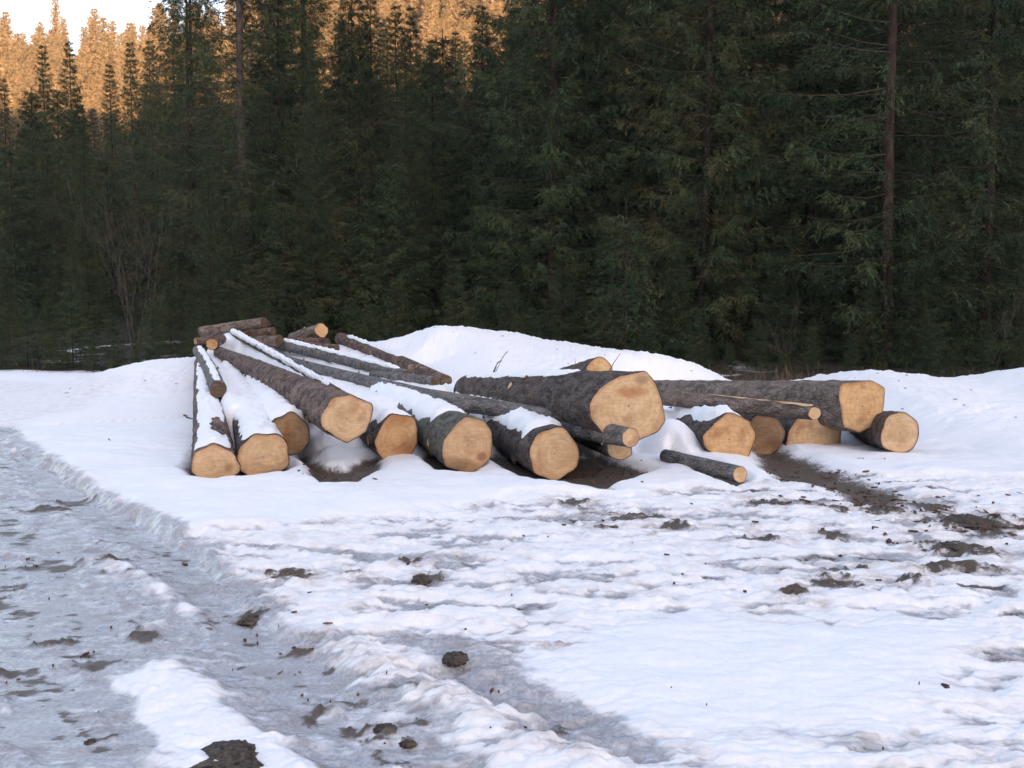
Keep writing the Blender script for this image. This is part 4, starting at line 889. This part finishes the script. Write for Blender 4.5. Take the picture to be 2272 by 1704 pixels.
for a in [(1010, 1500, 30, 15, .03, 1, 'oval brown mud clod lying on the bare grey ice'), (515, 1700, 88, 60, .06, 2, 'large dark mud lump at the bottom edge of the picture'),
          (938, 1308, 24, 9, .035, 3, 'mud clod with bark splinters in the middle of the churned snow'), (555, 1380, 24, 11, .03, 6, 'dark clod in the wet wheel rut'),
          (200, 1647, 14, 7, .02, 7, 'small stone-like clod in the lower left slush'), (2095, 1563, 9, 5, .018, 8, 'tiny dark clod on the clean snow at lower right'),
          (855, 1640, 26, 11, .02, 9, 'flat mud clod at the end of the narrow rut'), (905, 1672, 20, 8, .018, 10, 'lowest mud clod beside the narrow rut'),
          (2110, 1238, 30, 11, .035, 5, 'black crumbled mud heap near the right edge'), (2160, 1180, 60, 16, .04, 12, 'long heap of dark soil and bark at the right edge')]:
    clod(*a)
# loose bark chips
cv, cf, n = [], [], 0
def scatter(px0, px1, py0, py1, count, smin, smax):
    global n
    for _ in range(count):
        c = on_ground(rng.uniform(px0, px1), rng.uniform(py0, py1)); L = rng.uniform(smin, smax); w = L * rng.uniform(0.15, 0.5); a = rng.uniform(0, 6.28); hgt = rng.uniform(0.004, 0.014)
        d = np.array([math.cos(a), math.sin(a), rng.uniform(-0.2, 0.3)]); s = np.array([-math.sin(a), math.cos(a), rng.uniform(-0.2, 0.2)])
        j_ = np.clip(np.searchsorted(GY, c[1]), 0, len(GY) - 1); i_ = np.clip(np.searchsorted(GX, c[0]), 0, len(GX) - 1)
        if A_mud[j_, i_] < 0.25 and rng.random() > 0.14: continue
        L *= rng.uniform(0.5, 1.2)
        p = np.array([c[0], c[1], float(gz(c[0], c[1])) + 0.003]); up = np.array([0, 0, hgt])
        v = [p - d * L / 2, p - s * w / 2 + d * L * .1, p + d * L / 2, p + s * w / 2 - d * L * .1]
        cv.append(np.array(v + [q + up for q in v]))
        cf.append(np.array([[0, 1, 2, 3], [4, 5, 6, 7], [0, 1, 5, 4], [1, 2, 6, 5], [2, 3, 7, 6], [3, 0, 4, 7]]) + n); n += 8
scatter(1230, 1440, 1040, 1105, 90, .02, .08); scatter(1680, 2000, 1040, 1140, 160, .02, .09); scatter(1900, 2272, 1110, 1220, 170, .02, .11)
scatter(1150, 2272, 1110, 1360, 170, .015, .06); scatter(0, 700, 1220, 1500, 90, .012, .04); scatter(500, 1150, 1260, 1560, 60, .012, .05)
scatter(0, 2272, 1380, 1700, 50, .008, .022); scatter(660, 840, 1055, 1095, 40, .02, .06); scatter(230, 270, 995, 1003, 3, .05, .1)
for _ in range(90):                       # needles and twig bits on the snow banks
    x = rng.uniform(-7, 8); y = float(np.interp(x, _bx, _by)) + rng.uniform(-3.2, 0.3); L = rng.uniform(0.02, 0.07); a = rng.uniform(0, 6.28)
    d = np.array([math.cos(a), math.sin(a), 0]) * L / 2; sd = np.array([-math.sin(a), math.cos(a), 0]) * L * 0.12; p = np.array([x, y, float(gz(x, y)) + 0.002]); up = np.array([0, 0, 0.008])
    v = [p - d, p - sd, p + d, p + sd]; cv.append(np.array(v + [q + up for q in v]))
    cf.append(np.array([[0, 1, 2, 3], [4, 5, 6, 7], [0, 1, 5, 4], [1, 2, 6, 5], [2, 3, 7, 6], [3, 0, 4, 7]]) + n); n += 8
tag(link('bark_litter', mesh_np('bark_litter', np.concatenate(cv), np.concatenate(cf), M_CHIP, False)), 'torn bark chips strewn over the churned snow', 'bark litter', kind='stuff')
# dry grass along the forest edge
gp = []
for _ in range(1500):
    px = rng.uniform(1180, 2300) if rng.random() < .8 else rng.uniform(0, 1180); x0 = px_x(px, 20); yb_ = float(np.interp(x0, _cp[:, 0], _cp[:, 1]))
    y = yb_ + rng.uniform(1.6, 6.5); x = px_x(px, y); gp.append((x, y, float(gz(x, y)) - 0.02))
gp = np.array(gp); D = rng.normal(0, 0.4, gp.shape) + [0, 0, 1]; D /= np.linalg.norm(D, axis=1)[:, None]
v, f = slivers(gp, D, rng.uniform(.12, .42, len(gp)), rng.uniform(.006, .014, len(gp)), rng)
tag(link('dry_grass', mesh_np('dry_grass', v, f, M_GRASS, False)), 'dry brown grass along the forest edge behind the banks', 'grass', kind='stuff')


# ------------------------------------------------------------------ thin evening air over the whole valley
zl, zh = float(Z.min()) - 1.0, float(max(Z.max(), 100)) + 6.0
bx0, bx1, by0, by1 = GX[0] - 3, GX[-1] + 3, GY[0] - 3, GY[-1] + 3
hv = np.array([(x, y, z) for z in (zl, zh) for y in (by0, by1) for x in (bx0, bx1)])
hz = link('haze', mesh_np('haze', hv, np.array([[0, 2, 3, 1], [4, 5, 7, 6], [0, 1, 5, 4], [1, 3, 7, 5], [3, 2, 6, 7], [2, 0, 4, 6]]), None, False))
mh = bpy.data.materials.new('evening_air'); mh.use_nodes = True; th = mh.node_tree; th.nodes.remove(th.nodes['Principled BSDF'])
pv = th.nodes.new('ShaderNodeVolumePrincipled'); pv.inputs['Color'].default_value = (0.86, 0.93, 1.0, 1); pv.inputs['Density'].default_value = 0.00025
th.links.new(pv.outputs[0], th.nodes['Material Output'].inputs['Volume']); hz.data.materials.append(mh)
tag(hz, 'thin bluish evening haze hanging in the valley', 'haze', kind='stuff')
